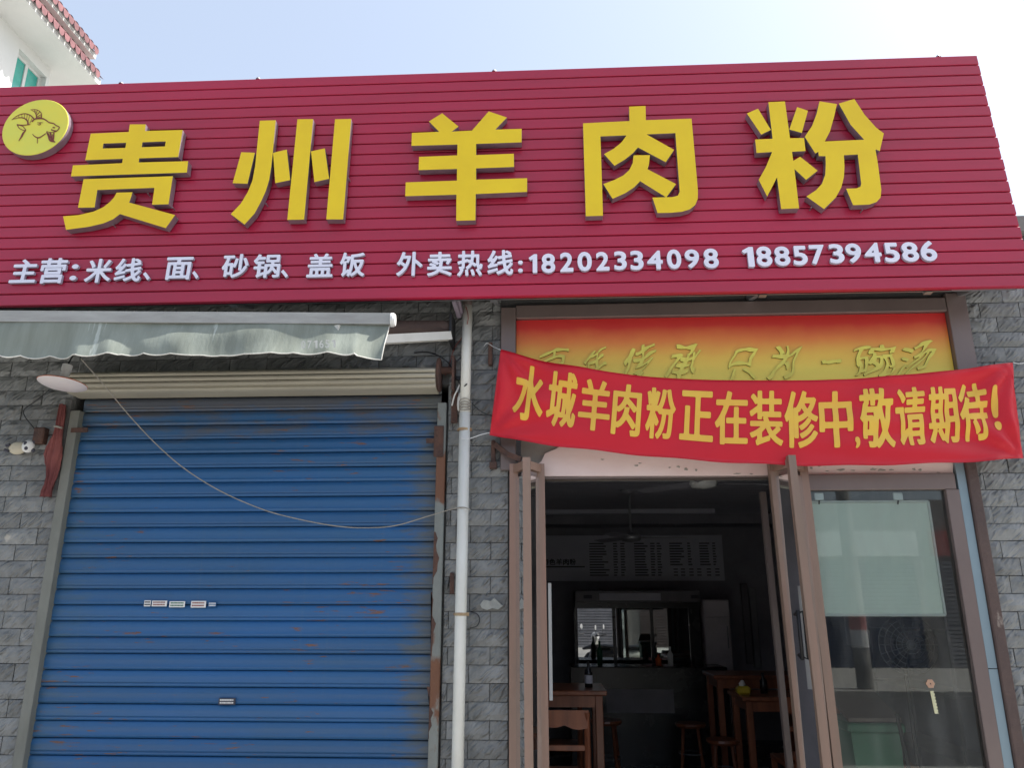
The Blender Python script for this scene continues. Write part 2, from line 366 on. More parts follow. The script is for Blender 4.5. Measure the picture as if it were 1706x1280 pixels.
# ---- glyph shapes out of Blender's own built-in typeface, thickened through a distance field
import numpy as np
GC = {}
def glyph_field(ch, wx, wy, N):
    """closed outline of one character as triangles, then a signed distance grid (in em)"""
    cu_ = D_.curves.new('glyph', 'FONT'); cu_.body = ch; cu_.size = 1; cu_.resolution_u = 4; cu_.fill_mode = 'FRONT'
    ob = D_.objects.new('glyph', cu_); me = D_.meshes.new_from_object(ob); me.calc_loop_triangles()
    V = np.array([v.co[:2] for v in me.vertices]); T = np.array([t.vertices[:] for t in me.loop_triangles])
    if ch == '1':
        V = np.array([(.20, 0), (.31, 0), (.31, .70), (.23, .70), (.06, .575), (.10, .515), (.20, .575)])
        T = np.array([(0, 1, 2), (0, 2, 6), (6, 2, 3), (6, 3, 4), (6, 4, 5)])
    cnt = {}
    for t in T:
        for i in range(3):
            e = tuple(sorted((t[i], t[(i+1) % 3]))); cnt[e] = cnt.get(e, 0)+1
    E_ = np.array([e for e, c in cnt.items() if c == 1])
    D_.objects.remove(ob); D_.meshes.remove(me); D_.curves.remove(cu_)
    m = max(wx, wy)+.01
    x0, y0 = V.min(0)-m; x1, y1 = V.max(0)+m
    st = max(x1-x0, y1-y0)/N; nx = int((x1-x0)/st)+2; ny = int((y1-y0)/st)+2
    gx, gy = np.meshgrid(x0+np.arange(nx)*st, y0+np.arange(ny)*st); G_ = np.stack([gx.ravel(), gy.ravel()], 1)
    ins = np.zeros(len(G_), bool)
    for t in T:
        A, B, C_ = V[t]
        d1 = (B[0]-A[0])*(G_[:, 1]-A[1])-(B[1]-A[1])*(G_[:, 0]-A[0])
        d2 = (C_[0]-B[0])*(G_[:, 1]-B[1])-(C_[1]-B[1])*(G_[:, 0]-B[0])
        d3 = (A[0]-C_[0])*(G_[:, 1]-C_[1])-(A[1]-C_[1])*(G_[:, 0]-C_[0])
        ins |= ((d1 >= 0) & (d2 >= 0) & (d3 >= 0)) | ((d1 <= 0) & (d2 <= 0) & (d3 <= 0))
    dist = np.full(len(G_), 9.0); sc = np.array([1.0, wx/max(wy, 1e-6)]) if wy else np.array([1., 1.])
    for (a, b) in E_:
        A = V[a]*sc; B = V[b]*sc; AB = B-A; L2 = max(1e-12, AB.dot(AB)); PA = G_*sc-A
        t = np.clip((PA@AB)/L2, 0, 1); q = PA-t[:, None]*AB; dist = np.minimum(dist, np.hypot(q[:, 0], q[:, 1]))
    sd = np.where(ins, -dist, dist)-wx
    return sd.reshape(ny, nx), gx, gy
def glyph(ch, offset=.02, extrude=0.0, N=64, offy=None, brush=0.0):
    """-> vertices in a unit box, faces with kind (0 front, 1 side, 2 back), bounding box"""
    offy = offset if offy is None else offy
    key = (ch, offset, extrude, N, offy, brush)
    if key in GC: return GC[key]
    sd, gx, gy = glyph_field(ch, offset, offy, N); ny, nx = sd.shape
    if brush:
        X_, Y_ = np.meshgrid(gx if gx.ndim == 1 else gx[0], gy if gy.ndim == 1 else gy[:, 0]); sd = sd+brush*(np.sin(X_*17+Y_*9)+.7*np.sin(Y_*23-X_*11+1))
    vs = []; idx = {}; faces = []; cnt = {}
    def vid(k, p):
        if k not in idx: idx[k] = len(vs); vs.append(p)
        return idx[k]
    for j in range(ny-1):
        for i in range(nx-1):
            c = [(j, i), (j, i+1), (j+1, i+1), (j+1, i)]; d = [sd[q] for q in c]
            if min(d) >= 0: continue
            poly = []
            for k in range(4):
                a, b = c[k], c[(k+1) % 4]; da, db = d[k], d[(k+1) % 4]
                if da < 0: poly.append(vid(a, (gx[a], gy[a])))
                if (da < 0) != (db < 0):
                    t = min(.98, max(.02, da/(da-db))); e = (min(a, b), max(a, b))
                    poly.append(vid(e, (gx[a]+(gx[b]-gx[a])*t, gy[a]+(gy[b]-gy[a])*t)))
            if len(poly) >= 3:
                faces.append(poly)
                for k in range(len(poly)): e = (poly[k], poly[(k+1) % len(poly)]); cnt[e] = 1
    A = np.array(vs); x0, y0 = A.min(0); x1, y1 = A.max(0)
    nv = [Vector(((x-x0)/(x1-x0), (y-y0)/(y1-y0), 1.0 if extrude else 0.0)) for x, y in vs]; fs = [(f, 0) for f in faces]
    if extrude:
        n = len(nv); nv += [Vector((v.x, v.y, -1)) for v in nv]
        fs += [([e[1], e[0], n+e[0], n+e[1]], 1) for e in cnt if (e[1], e[0]) not in cnt]
    GC[key] = (nv, fs, (x0, x1, y0, y1)); return GC[key]
def glyph_cut(ch, off, offy):
    nv, fs, bb = glyph(ch, off, 0.0, 60, offy); return nv, [f for f, k in fs]

# ================================================================== GROUND AND STREET
MB().box(-60, 60, -4.7, 40, -.3, 0).build('pavement', mt['pave'], kind='structure')
MB().box(-60, 60, -12.3, -4.7, -.3, -.13).build('road', mt['road'], kind='structure')
MB().box(-60, 60, -60, -12.3, -.3, 0).build('far_pavement', mt['pave'], kind='structure')
MB().box(-300, 300, -300, 300, -.6, -.31).build('ground', mt['concrete'], kind='structure')

# ================================================================== SHOP BUILDING
shop = thing('shop_building', 'single storey restaurant building clad in grey split stone blocks with shutter and folding doors', 'building', (0, .1, 0))
SHX0, SHX1, SHZ = -2.83, -.585, 2.86       # shutter opening
DX0, DX1, DZ = -.19, 2.29, 3.335           # shop front opening (up to top of light box)
WT = 3.74                                  # top of wall
core = MB()
for (x0, x1, z0, z1) in ((-5.5, SHX0, 0, WT), (SHX0, SHX1, SHZ, WT), (SHX1, -.20, 0, WT), (-.20, 2.34, DZ, WT), (2.34, 5.2, 0, WT)):
    core.box(x0, x1, .022, .24, z0, z1)
core.build('wall_core', mt['mortar'], shop)
MB().box(-5.6, 5.3, -.04, 7.4, WT, WT+.10).build('roof_slab', mt['concrete'], shop)
MB().box(-5.5, -5.3, .24, 7.2, 0, WT).box(5.0, 5.2, .24, 7.2, 0, WT).box(-5.3, 5.0, 7.0, 7.2, 0, WT).build('side_wall', mt['concrete'], shop)
MB().box(SHX0, SHX1, .5, .56, 0, SHZ).build('back_partition', mt['mortar'], shop)
# stone blocks, each its own piece
CH, BL, J = .0909, .225, .0035
bx0 = P(817.8, 870).x; bz0 = P(850, 821.9).z
def block_mesh(w, seed):
    rr = random.Random(seed); nx, nz = max(2, int(w/.035)), 3; vs = []; fs = []; h = CH-J
    for k in range(nz+1):
        for i in range(nx+1):
            x = w*i/nx-w/2; z = h*k/nz-h/2
            edge = i in (0, nx) or k in (0, nz)
            y = 0.006+rr.uniform(-.001, .001) if edge else -rr.uniform(0.0, .009)
            if edge: x += rr.uniform(-.0008, .0008); z += rr.uniform(-.0008, .0008)
            vs.append((x, y, z))
    W_ = nx+1
    for k in range(nz):
        for i in range(nx): fs.append([k*W_+i, k*W_+i+1, (k+1)*W_+i+1, (k+1)*W_+i])
    rim = [i for i in range(W_)]+[k*W_+nx for k in range(1, nz+1)]+[nz*W_+i for i in range(nx-1, -1, -1)]+[k*W_ for k in range(nz-1, 0, -1)]
    b0 = len(vs)
    for q in rim: vs.append((vs[q][0], .024, vs[q][2]))
    for a in range(len(rim)):
        b = (a+1) % len(rim); fs.append([rim[b], rim[a], b0+a, b0+b])
    me = D_.meshes.new('stone_block'); me.from_pydata(vs, [], fs); me.materials.append(mt['stone']); me.update(); return me
bcache = {}
def get_block(w, v):
    k = (round(w, 3), v)
    if k not in bcache: bcache[k] = block_mesh(w, hash(k) & 0xffff)
    return bcache[k]
regions = [(-5.5, SHX0-.005, 0, WT, 0), (SHX0-.005, SHX1+.005, SHZ+.06, WT, 0), (SHX1+.005, -.232, 0, bz0+2*CH+.002, 0), (SHX1+.005, -.278, bz0+2*CH+.028, WT, 0), (2.337, 5.2, 0, bz0+5*CH+.002, .07), (2.433, 5.2, bz0+5*CH+.028, WT, .07)]
low = MB(); seen = []
for (x0, x1, z0, z1, sh) in regions:
    k0 = int((z0-bz0)/CH)-2
    for k in range(k0, k0+60):
        zb_, zt_ = bz0+k*CH, bz0+(k+1)*CH
        if zt_-.001 > z1 or zb_ < z0-.03: continue
        zc = (zb_+zt_)/2; off = (k % 2)*BL/2+(sh*((k*7) % 5)/5)
        i0 = int((x0-bx0)/BL)-3
        for i in range(i0, i0+40):
            a, b = bx0+off+i*BL, bx0+off+(i+1)*BL
            a2, b2 = max(a, x0), min(b, x1)
            if b2-a2 < .012: continue
            w = b2-a2-J
            d = Vector(((a2+b2)/2, 0, zc))-CAM; zz = d.dot(cf); px = 853+FPX*d.dot(cr)/zz; py = 640-FPX*d.dot(cu)/zz
            vis = -30 < px < 1740 and py < 1295 and py > 470
            if -0.6 > (a2+b2)/2 > -2.75 and zc > 3.02 and (a2+b2)/2 < -1.35: vis = False
            if vis: seen.append(((a2+b2)/2, zc, w))
            else: low.box(a2+J/2, b2-J/2, .002, .024, zb_+J/2, zt_-J/2)
seen.sort(key=lambda q: (q[0]-.4)**2*.2+(q[1]-1.9)**2)
for n, (x, z, w) in enumerate(seen):
    if n < 298: put('stone_block', get_block(w, random.randrange(5)), shop, (x, random.uniform(-.0025, .0025), z))
    else: low.box(x-w/2, x+w/2, .001, .024, z-CH/2+J/2, z+CH/2-J/2)
low.build('stone_cladding', mt['stone'], shop, kind='stuff')
sp2 = [(800, 1008), (806, 1000), (818, 1002), (824, 997), (831, 1004), (838, 1010), (830, 1016), (820, 1014), (812, 1017), (803, 1014)]
pm = MB(); slab(pm, [[(P(*q).x, P(*q).z) for q in sp2]], lambda p: Vector((p[0], -.012, p[1])), lambda p: Vector((p[0], .004, p[1])), 0, 0)
pm.build('plaster_splash', M('dry_mortar_splash', (.42, .43, .40), .9, col2=(.30, .31, .29), scale=14, bump=.5, bscale=60), shop)
# lintel with pink plaster and peeled corner
MB().box(DX0+.03, DX1-.03, .03, .22, 2.312, 2.62).build('lintel', mt['oldpaint'], shop)
lp = [(866, 793), (873, 783), (885, 778), (893, 771), (897, 772), (902, 768), (908, 755), (915, 752), (925, 748), (938, 740), (960, 735), (1590, 735), (1590, 788), (1280, 793), (1268, 797), (1240, 793)]
pm = MB(); slab(pm, [[(P(*q).x, max(2.306, P(*q).z)) for q in lp]], lambda p: Vector((p[0], .016, p[1])), lambda p: Vector((p[0], .032, p[1])), 0, 0)
pm.build('lintel_plaster', mt['plaster'], shop)

rr_c = random.Random(11)
for (px, py, w, h) in ((1143, 782, 9, 5), (1131, 778, 7, 4), (1160, 784, 5, 6), (1116, 779, 5, 3), (1228, 789.5, 14, 2), (1252, 790, 9, 2), (1352, 780, 7, 5), (1366, 776, 12, 4), (1378, 785, 8, 2), (1401, 783, 16, 4), (1422, 784, 10, 2), (1455, 782, 14, 5), (1468, 783, 18, 5), (1486, 783, 10, 3), (1523, 782, 8, 4), (1533, 783, 6, 4), (1060, 776, 8, 3), (1066, 772, 6, 2)):
    pts = []
    for k in range(11):
        a_ = 2*math.pi*k/11; q_ = rr_c.uniform(.45, 1.1); pts.append((P(px+math.cos(a_)*w/2*q_, py, .014).x, P(px, py+math.sin(a_)*h/2*q_, .014).z))
    pm = MB(); slab(pm, [pts], lambda p: Vector((p[0], .0135, p[1])), lambda p: Vector((p[0], .0165, p[1])), 0, 0); pm.build('paint_chip', mt['oldpaint'], shop)

# ================================================================== ROLLER SHUTTER
sh = thing('roller_shutter', 'closed blue roller shutter with rust marks left of the white drain pipe', 'roller shutter', ((SHX0+SHX1)/2, .03, 0))
SX0, SX1 = -2.775, -.625
def slat_mesh(kind, mat, name='shutter_slat'):
    H = .085
    pr = [(.010, 0), (-.001, .002), (-.0035, .014)]
    pr += [(-.003, .017), (.003, .019), (-.003, .021)] if kind else [(-.0045, .017), (-.0025, .019)]
    pr += [(-.0036, .03), (-.0038, .048), (-.0062, .055), (-.0036, .062), (-.001, .079), (.010, .083)]
    mb = MB(); n = len(pr)
    vs = [(x, y, z) for x in (SX0-SX0, SX1-SX0) for (y, z) in pr]
    mb.add(vs, [[i, n+i, n+i+1, i+1] for i in range(n-1)])
    me = mb.build(name, mat, me_only=True)
    me.polygons.foreach_set('use_smooth', [True]*len(me.polygons)); 
    return me
sm = [slat_mesh(0, mt['blue']), slat_mesh(1, mt['blue'])]; smd = [slat_mesh(0, mt['dusty_shaded']), slat_mesh(1, mt['dusty_shaded'])]
MB().box(SX0, SX1, .048, .055, 0, 2.84).build('backing_sheet', mt['dark'], sh)
zj = P(300, 955).z
z = zj-.085*int(zj/.085+.01); n = 0
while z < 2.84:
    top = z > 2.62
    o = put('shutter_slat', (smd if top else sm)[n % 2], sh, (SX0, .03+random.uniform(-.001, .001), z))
    if top: o['label'] = 'slat greyed by settled dirt and painted-in awning shade under the housing'
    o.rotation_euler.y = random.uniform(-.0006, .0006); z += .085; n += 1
def rail(name, x0, x1, z1):
    mb = MB().box(x0, x1, -.018, .06, 0, z1, bev=.003); mb.build('guide_rail', mt['guide'], sh)
mt['guide_keep'] = mt['guide']; mt['guide'] = M('olive_grey_guide', (.20, .205, .18), .6, col2=(.13, .135, .115), scale=4, st=(1, 1, .4), bump=.2); rail('l', -2.825, -2.768, 2.72); mt['guide'] = mt['guide_keep']; rail('r', -.640, -.588, 2.74)
MB().box(-2.872, -2.832, -.008, .02, 2.25, 2.79).build('side_batten', mt['mortar'], sh)
MB().box(-.655, -.60, -.026, -.0185, 2.42, 2.60, bev=.002).build('rust_plate', mt['rust'], sh)
for (za_, zb_, xr_) in ((1.72, 2.0, -.618), (1.35, 1.68, -.624), (.95, 1.2, -.628)):
    m_ = MB(); rr_2 = random.Random(int(za_*100)); pts = [(-.6405, za_)]
    for k in range(9): pts.append((xr_+rr_2.uniform(-.012, .012)-.008*abs(k-4)/2, za_+(zb_-za_)*k/8))
    pts.append((-.6405, zb_)); slab(m_, [pts], lambda p: Vector((p[0], -.0195, p[1])), lambda p: Vector((p[0], -.0175, p[1])), 0, 0); m_.build('rust_patch', mt['rust'], sh)
# housing: ribbed beige curved cover
hz0 = 2.80; HK = (P(400, 611, -.13).z-2.80)/.235
hp = [(-.06, hz0)]
for z_, y_ in ((0, -.115), (.042, -.135), (.088, -.145), (.134, -.142), (.178, -.130), (.215, -.10), (.24, -.03)):
    hp += [(y_+.012, hz0+z_+.0005), (y_-.004, hz0+z_+.007)] if z_ < .2 else [(y_, hz0+z_)]
    if z_ < .17: hp += [(y_-.012, hz0+z_+.022), (y_-.010, hz0+z_+.039)]
hp += [(.02, hz0+.24), (.02, hz0)]
hp = [(y, hz0+(z-hz0)*HK) for y, z in hp]
MB().prism(hp, 'x', -2.80, -.64).build('shutter_housing', mt['beige'], sh)
el = MB(); el.lathe([(.085, 0), (.098, .002), (.10, .012), (.09, .018), (.03, .02), (.0, .02)], (-.64, -.045, hz0+.10), (1, 0, 0), 20); el.build('end_plate', mt['rust'], sh)
MB().tube([(-.63, -.03, hz0+.13), (-.55, -.03, hz0+.13)], .022, 10).build('axle', mt['rust'], sh)
MB().box(-.553, -.54, -.09, .02, hz0+.0, hz0+.2).box(-.56, -.525, -.02, .02, 2.62, 2.80).build('bearing_bracket', mt['rust'], sh)
MB().box(-.54, -.50, -.03, .01, hz0+.075, hz0+.095).build('bracket_bolt', mt['black'], sh)
for (x, zz, w) in ((-2.80, 2.585, .10), (-.70, 2.50, .09)):
    MB().box(x, x+w, -.022, -.0185, zz, zz+.028).build('catch_plate', mt['rust'], sh)
# stickers (small ads) on the shutter
def sticker(px0, py0, px1, py1, mat, dash, label, rot=0.0):
    a = P(px0, py1, .02); b = P(px1, py0, .02); w = b.x-a.x; h = b.z-a.z
    mb = MB().box(a.x, b.x, .0165, .0185, a.z, b.z)
    rr = random.Random(int(px0)); rows = 2
    for r_ in range(rows):
        x = a.x+w*.08
        while x < b.x-w*.12:
            ww = rr.uniform(.03, .09)*w; zc = a.z+h*(.3+.42*r_)
            mb.box(x, x+ww, .0158, .0166, zc-h*.11, zc+h*.11, 1); x += ww+.02*w
    o = mb.build('sticker', [mat, dash], sh, label=label)
sticker(240, 1001, 252, 1011, mt['white_plastic'], mt['ink'], 'small white sticker at the left end of the row')
sticker(253, 1001.5, 279, 1011, mt['white_plastic'], mt['brown_line'], 'white sticker with brown print')
sticker(282, 1002.5, 309, 1012.5, mt['white_plastic'], mt['green'], 'white sticker with green print')
sticker(318, 1002, 344, 1013, mt['white_plastic'], mt['brown_line'], 'white sticker near the right end of the row')
sticker(347, 1003.5, 361, 1012, mt['blue'], mt['white_plastic'], 'white figures printed on the slat')
sticker(364, 1164, 393, 1175, mt['ink'], mt['white_plastic'], 'small black sticker with white print')

# ================================================================== MAIN SIGN
sg = thing('shop_sign', 'long crimson plank signboard with raised yellow Chinese characters above the shop front', 'sign', (0, SYB, SZB))
XR, XL, NP, PHT = 2.633, -5.2, 21, (4.838-3.268)/21
tl = R(3.5)
def SP(x, s, out=0.0):                # point on the sign face: s metres up the slope, out metres towards the viewer
    return Vector((x, SYB+s*math.sin(tl)-out*math.cos(tl), SZB+s*math.cos(tl)+out*math.sin(tl)))
SH = PHT/math.cos(tl)
prof = [(-.030, .002), (-.010, .001), (-.002, .0025), (.0, .006), (.0, SH-.008), (-.002, SH-.0055), (-.012, SH-.004), (-.030, SH-.004)]
for k in range(NP):
    mb = MB(); n = len(prof); xr = XR+random.uniform(-.003, .003)
    vs = [SP(x, k*SH+s, o) for x in (XL, xr) for (o, s) in prof]
    mb.add(vs, [[i, n+i, n+(i+1) % n, (i+1) % n] for i in range(n)]+[list(range(n-1, -1, -1)), list(range(n, 2*n))])
    mb.build('plank', mt['plank'], sg)
TOP = NP*SH
mb = MB()                              # backing sheets and steel frame behind the planks
mb.add([SP(XL, 0, -.034), SP(XR-.42, 0, -.034), SP(XR-.42, TOP-.02, -.034), SP(XL, TOP-.02, -.034)], [(0, 1, 2, 3)])
mb.build('backing_sheet', mt['dark'], sg)
mb = MB()
for x in (-4.8, -3.3, -1.8, -.3, 1.2, 2.1): mb.beam(SP(x, 0, -.06), SP(x, TOP-.03, -.06), .04, .04, (0, 1, 0))
for s in (.05, .8, TOP-.05): mb.beam(SP(XL, s, -.10), SP(XR-.03, s, -.10), .04, .03, (0, 0, 1))
for x in (-4.8, -3.3, -1.8, -.3, 1.2, 2.4):
    mb.beam(SP(x, .05, -.1), (x, .03, SZB+.10), .03, .03)
    mb.beam(SP(x, TOP*.9, -.12), (x, 1.3, WT+.1), .03, .03)
mb.build('support_frame', mt['steel'], sg)
mb = MB()
for px in (203, 430, 823, 1570):
    q = P(px, 125, -.22)
    mb.lathe([(.0, .012), (.012, .010), (.016, 0)], SP(q.x, TOP-.001, -.012), (0, 0, 1), 10)
mb.build('top_bolt', mt['steel'], sg)
MB().box(XL, XR-.05, SYB+.02, .02, 3.40, 3.415).build('soffit_sheet', mt['doorin'], sg)

LT = .048   # letter depth
def big(origin, sc, loops_list, label):
    org = (origin[0], origin[1])
    mb = MB()
    for loops in loops_list:
        L2 = [[(org[0]+x/sc, org[1]+y/sc) for (x, y) in l] for l in loops]
        slab(mb, L2, lambda p: PS(p[0], p[1], LT+.008), lambda p: PS(p[0], p[1], LT+.008)+Vector((0, math.cos(tl), -math.sin(tl)))*LT, 0, 1)
    return mb.build('letter', [mt['yellow'], mt['alu']], sg, label=label)
big((90, 190), 6.0958, [
    [[(770, 103), (932, 103), (925, 170), (1307, 160), (1262, 435), (865, 448), (860, 490), (1362, 477), (1350, 593), (172, 632), (192, 520), (692, 497), (698, 453), (317, 467), (373, 197), (758, 180)],
     [(502, 298), (494, 348), (724, 342), (733, 290)], [(898, 285), (891, 335), (1127, 327), (1134, 276)]],
    [[(300, 660), (1207, 630), (1163, 915), (995, 920), (1020, 748), (440, 770), (412, 948), (243, 950)]],
    [[(635, 797), (797, 793), (787, 830), (763, 898), (1230, 1025), (1135, 1158), (670, 1015), (600, 1068), (500, 1110), (350, 1145), (122, 1175), (92, 1038), (250, 1025), (400, 990), (500, 945), (570, 890), (610, 845)]]],
    'first large yellow character 贵')
big((370, 180), 6.0958, [
    [[(195, 447), (333, 453), (258, 768), (107, 762)]],
    [[(383, 127), (545, 122), (515, 455), (500, 590), (478, 730), (445, 840), (395, 950), (330, 1070), (228, 1182), (88, 1077), (190, 970), (262, 850), (308, 735), (335, 590), (352, 430)]],
    [[(518, 453), (657, 420), (692, 730), (540, 762)]],
    [[(765, 112), (925, 110), (833, 1132), (662, 1135)]],
    [[(903, 438), (1043, 408), (1087, 717), (937, 750)]],
    [[(1147, 112), (1312, 108), (1230, 1130), (1058, 1130)]]], 'second large yellow character 州')
big((660, 170), 6.0958, [[[(333, 195), (467, 112), (633, 247), (565, 298), (770, 288), (940, 93), (1125, 155), (1007, 278), (1275, 270), (1273, 408), (812, 423), (812, 537), (1195, 523), (1197, 658), (812, 672), (812, 787), (1330, 772), (1330, 912), (808, 933), (805, 1200), (610, 1205), (612, 940), (92, 955), (97, 815), (617, 797), (618, 678), (228, 690), (233, 555), (620, 540), (622, 430), (155, 443), (160, 312), (437, 300)]]], 'third large yellow character 羊')
big((950, 160), 6.0958, [
    [[(598, 105), (765, 98), (768, 243), (1232, 227), (1297, 960), (1295, 1045), (1270, 1105), (1215, 1150), (1130, 1175), (1020, 1185), (887, 1187), (835, 1030), (1040, 1025), (1095, 1010), (1112, 970), (1068, 375), (775, 387), (1055, 545), (970, 670), (688, 520), (640, 575), (560, 640), (450, 707), (343, 588), (440, 535), (520, 470), (572, 398), (307, 408), (333, 1215), (158, 1220), (130, 275), (602, 252)]],
    [[(643, 600), (810, 598), (800, 690), (785, 742), (1075, 893), (975, 1028), (710, 863), (650, 925), (560, 985), (430, 1043), (337, 893), (450, 850), (540, 805), (600, 750), (635, 680)]]], 'fourth large yellow character 肉')
big((1235, 155), 6.096, [
    [[(57, 205), (170, 157), (300, 372), (202, 420)]],
    [[(275, 90), (443, 83), (495, 457), (638, 455), (653, 587), (515, 595), (528, 688), (598, 645), (775, 787), (658, 880), (540, 770), (587, 1170), (405, 1177), (363, 855), (263, 1050), (177, 880), (250, 750), (313, 597), (155, 607), (140, 470), (318, 463)]],
    [[(567, 140), (677, 178), (615, 403), (488, 368)]],
    [[(795, 82), (970, 110), (945, 230), (900, 390), (848, 490), (1248, 472), (1110, 320), (990, 105), (1148, 58), (1250, 215), (1370, 350), (1448, 408), (1407, 587), (1362, 570), (1385, 700), (1422, 980), (1415, 1060), (1375, 1105), (1300, 1132), (1135, 1138), (1065, 970), (1170, 967), (1210, 950), (1218, 920), (1183, 623), (1042, 630), (1048, 740), (1043, 850), (1015, 960), (960, 1060), (840, 1177), (662, 1050), (760, 985), (820, 920), (852, 830), (858, 720), (855, 640), (787, 638), (782, 595), (752, 612), (645, 443), (720, 330), (765, 210)]]],
    'fifth large yellow character 粉')

for (px, py) in ((188, 374), (246, 322), (287, 345), (581, 297), (443, 339), (1352, 345), (1437, 349), (1012, 326), (1088, 331)):
    a_ = PS(px, py, .035); MB().tube([a_, a_+Vector((0, .034, -.002))], .0035, 6).build('letter_pin', mt['steel'], sg)
# small white line of characters
def small(ch, x0, x1, y0, y1, off=.022):
    nv, fs, bb = glyph(ch, off, .5, 44)
    a = PS((x0+x1)/2, (y0+y1)/2, .02); hx = (PS(x1, (y0+y1)/2, .02)-PS(x0, (y0+y1)/2, .02)).x/2
    hs = (PS((x0+x1)/2, y0, .02)-PS((x0+x1)/2, y1, .02)).length/2
    s0 = (a.z-SZB)/math.cos(tl)
    mb = MB(); base = [SP(a.x+(v.x*2-1)*hx, s0+(v.y*2-1)*hs, .013+v.z*.009) for v in nv]
    mb.v = base
    for f, k in fs: mb.f.append(f); mb.mi.append(1 if k == 1 else 0)
    if ch in ':：':                       # the two dots of a colon are separate pieces
        for half in (0, 1):
            keep = [i for i, f in enumerate(mb.f) if (sum(nv[q].y for q in fs[i][0])/len(fs[i][0]) > .5) == bool(half)]
            used = sorted({q for i in keep for q in mb.f[i]}); ix = {q: n_ for n_, q in enumerate(used)}
            m2 = MB(); m2.v = [mb.v[q] for q in used]; m2.f = [[ix[q] for q in mb.f[i]] for i in keep]; m2.mi = [mb.mi[i] for i in keep]
            m2.build('colon_dot', [mt['white_letter'], mt['white_side']], sg)
        return
    return mb.build('small_letter', [mt['white_letter'], mt['white_side']], sg)
for (ch, x0, x1, y0, y1) in (
    ('主', 19, 62, 433, 471), ('营', 66, 110, 431, 472), ('：', 118, 129, 441, 467), ('米', 143, 186, 432, 471), ('线', 192, 236, 431, 469), ('、', 238, 250, 454, 467),
    ('面', 276, 320, 429, 466), ('、', 320, 331, 452, 465), ('砂', 370, 414, 424, 463), ('锅', 422, 467, 424, 463), ('、', 468, 480, 450, 463), ('盖', 512, 555, 423, 462), ('饭', 566, 608, 421, 461),
    ('外', 661, 704, 420, 460), ('卖', 712, 753, 420, 460), ('热', 762, 804, 418, 460), ('线', 812, 855, 417, 458), (':', 863, 871, 434.5, 454)):
    small(ch, x0, x1, y0, y1)
for (ch, x0, x1, y0, y1) in (
    ('1', 881, 895, 424, 455), ('8', 902, 925, 423, 455), ('2', 933, 955, 421, 453), ('0', 962, 986, 420, 452), ('2', 993, 1015, 420, 451), ('3', 1023, 1044, 419, 450), ('3', 1050, 1072, 418, 450), ('4', 1078, 1104, 418, 449), ('0', 1111, 1135, 416, 448), ('9', 1141, 1165, 416, 447), ('8', 1172, 1197, 414.5, 447),
    ('1', 1237, 1256, 412, 445), ('8', 1260, 1286, 411, 444), ('8', 1290, 1316, 411, 443), ('5', 1321, 1345, 410, 442), ('7', 1349, 1374, 408.5, 440.5), ('3', 1381.5, 1406, 407, 439), ('9', 1409, 1435, 406, 438), ('4', 1440, 1468, 405, 437), ('5', 1473, 1498, 405, 437), ('8', 1502, 1530, 404, 436), ('6', 1533, 1560, 402, 435)):
    small(ch, x0, x1, y0, y1, .027)
# goat disc
dc = PS(58.6, 212, .055); ds = (dc.z-SZB)/math.cos(tl)
dn = (SP(0, 0, 1)-SP(0, 0, 0)).normalized()
disc = MB().lathe([(.0, .0), (.206, 0), (.209, -.003)], SP(dc.x, ds, .055), dn, 64, 0)
disc.lathe([(.209, -.003), (.209, -.05)], SP(dc.x, ds, .055), dn, 64, 1)
disc = disc.build('logo_disc', [mt['yellow_disc'], mt['alu']], sg, label='round yellow logo disc with a brown goat head drawing')
def G(p): return PS(p[0]/11.13, 155+p[1]/11.13, .0575)
def ribbon(mb, pts, w0, w1=None, wm=None):
    pts = smooth_pts([(x, y, 0) for x, y in pts], 5); n = len(pts); Lf = []; Rt_ = []
    for i, p in enumerate(pts):
        d = (pts[min(i+1, n-1)]-pts[max(i-1, 0)]).normalized(); t = i/(n-1)
        w = (w0+(w1 if w1 is not None else w0)*0)*(1-t)+(w1 if w1 is not None else w0)*t
        if wm: w = w0+(wm-w0)*math.sin(math.pi*t) if t < .5 else (w1 or w0)+(wm-(w1 or w0))*math.sin(math.pi*t)
        Lf.append((p.x-d.y*w/2, p.y+d.x*w/2)); Rt_.append((p.x+d.y*w/2, p.y-d.x*w/2))
    base = len(mb.v)
    for a, b in zip(Lf, Rt_): mb.v += [G(a), G(b)]
    for i in range(n-1): mb.f.append([base+2*i, base+2*i+1, base+2*i+3, base+2*i+2]); mb.mi.append(0)
gm = MB()
ribbon(gm, [(215, 495), (300, 430), (390, 388), (480, 380), (570, 415), (630, 475)], 8, 22)
ribbon(gm, [(240, 480), (330, 455), (420, 455), (480, 485), (515, 530), (518, 575)], 8, 32)
for a, b in (((345, 418), (352, 452)), ((400, 390), (408, 450)), ((455, 385), (452, 462)), ((505, 392), (492, 490)), ((550, 412), (520, 520)), ((600, 455), (550, 560))): ribbon(gm, [a, b], 8)
ribbon(gm, [(565, 305), (650, 300), (720, 325), (765, 375), (765, 465)], 8, 18)
ribbon(gm, [(580, 312), (640, 345), (670, 400), (680, 470)], 6, 26)
for a, b in (((640, 310), (655, 350)), ((690, 318), (672, 375)), ((735, 345), (680, 405)), ((760, 395), (690, 440)), ((762, 435), (690, 462))): ribbon(gm, [a, b], 12)
ribbon(gm, [(590, 530), (640, 480), (700, 470), (790, 470), (850, 498), (910, 540), (990, 560), (1040, 598), (1095, 625), (1085, 665), (1040, 705), (1000, 715)], 26, 16)
ribbon(gm, [(310, 582), (420, 592), (560, 578)], 20, 14)
ribbon(gm, [(315, 585), (370, 660), (470, 695)], 14); ribbon(gm, [(360, 590), (430, 620), (480, 690)], 14)
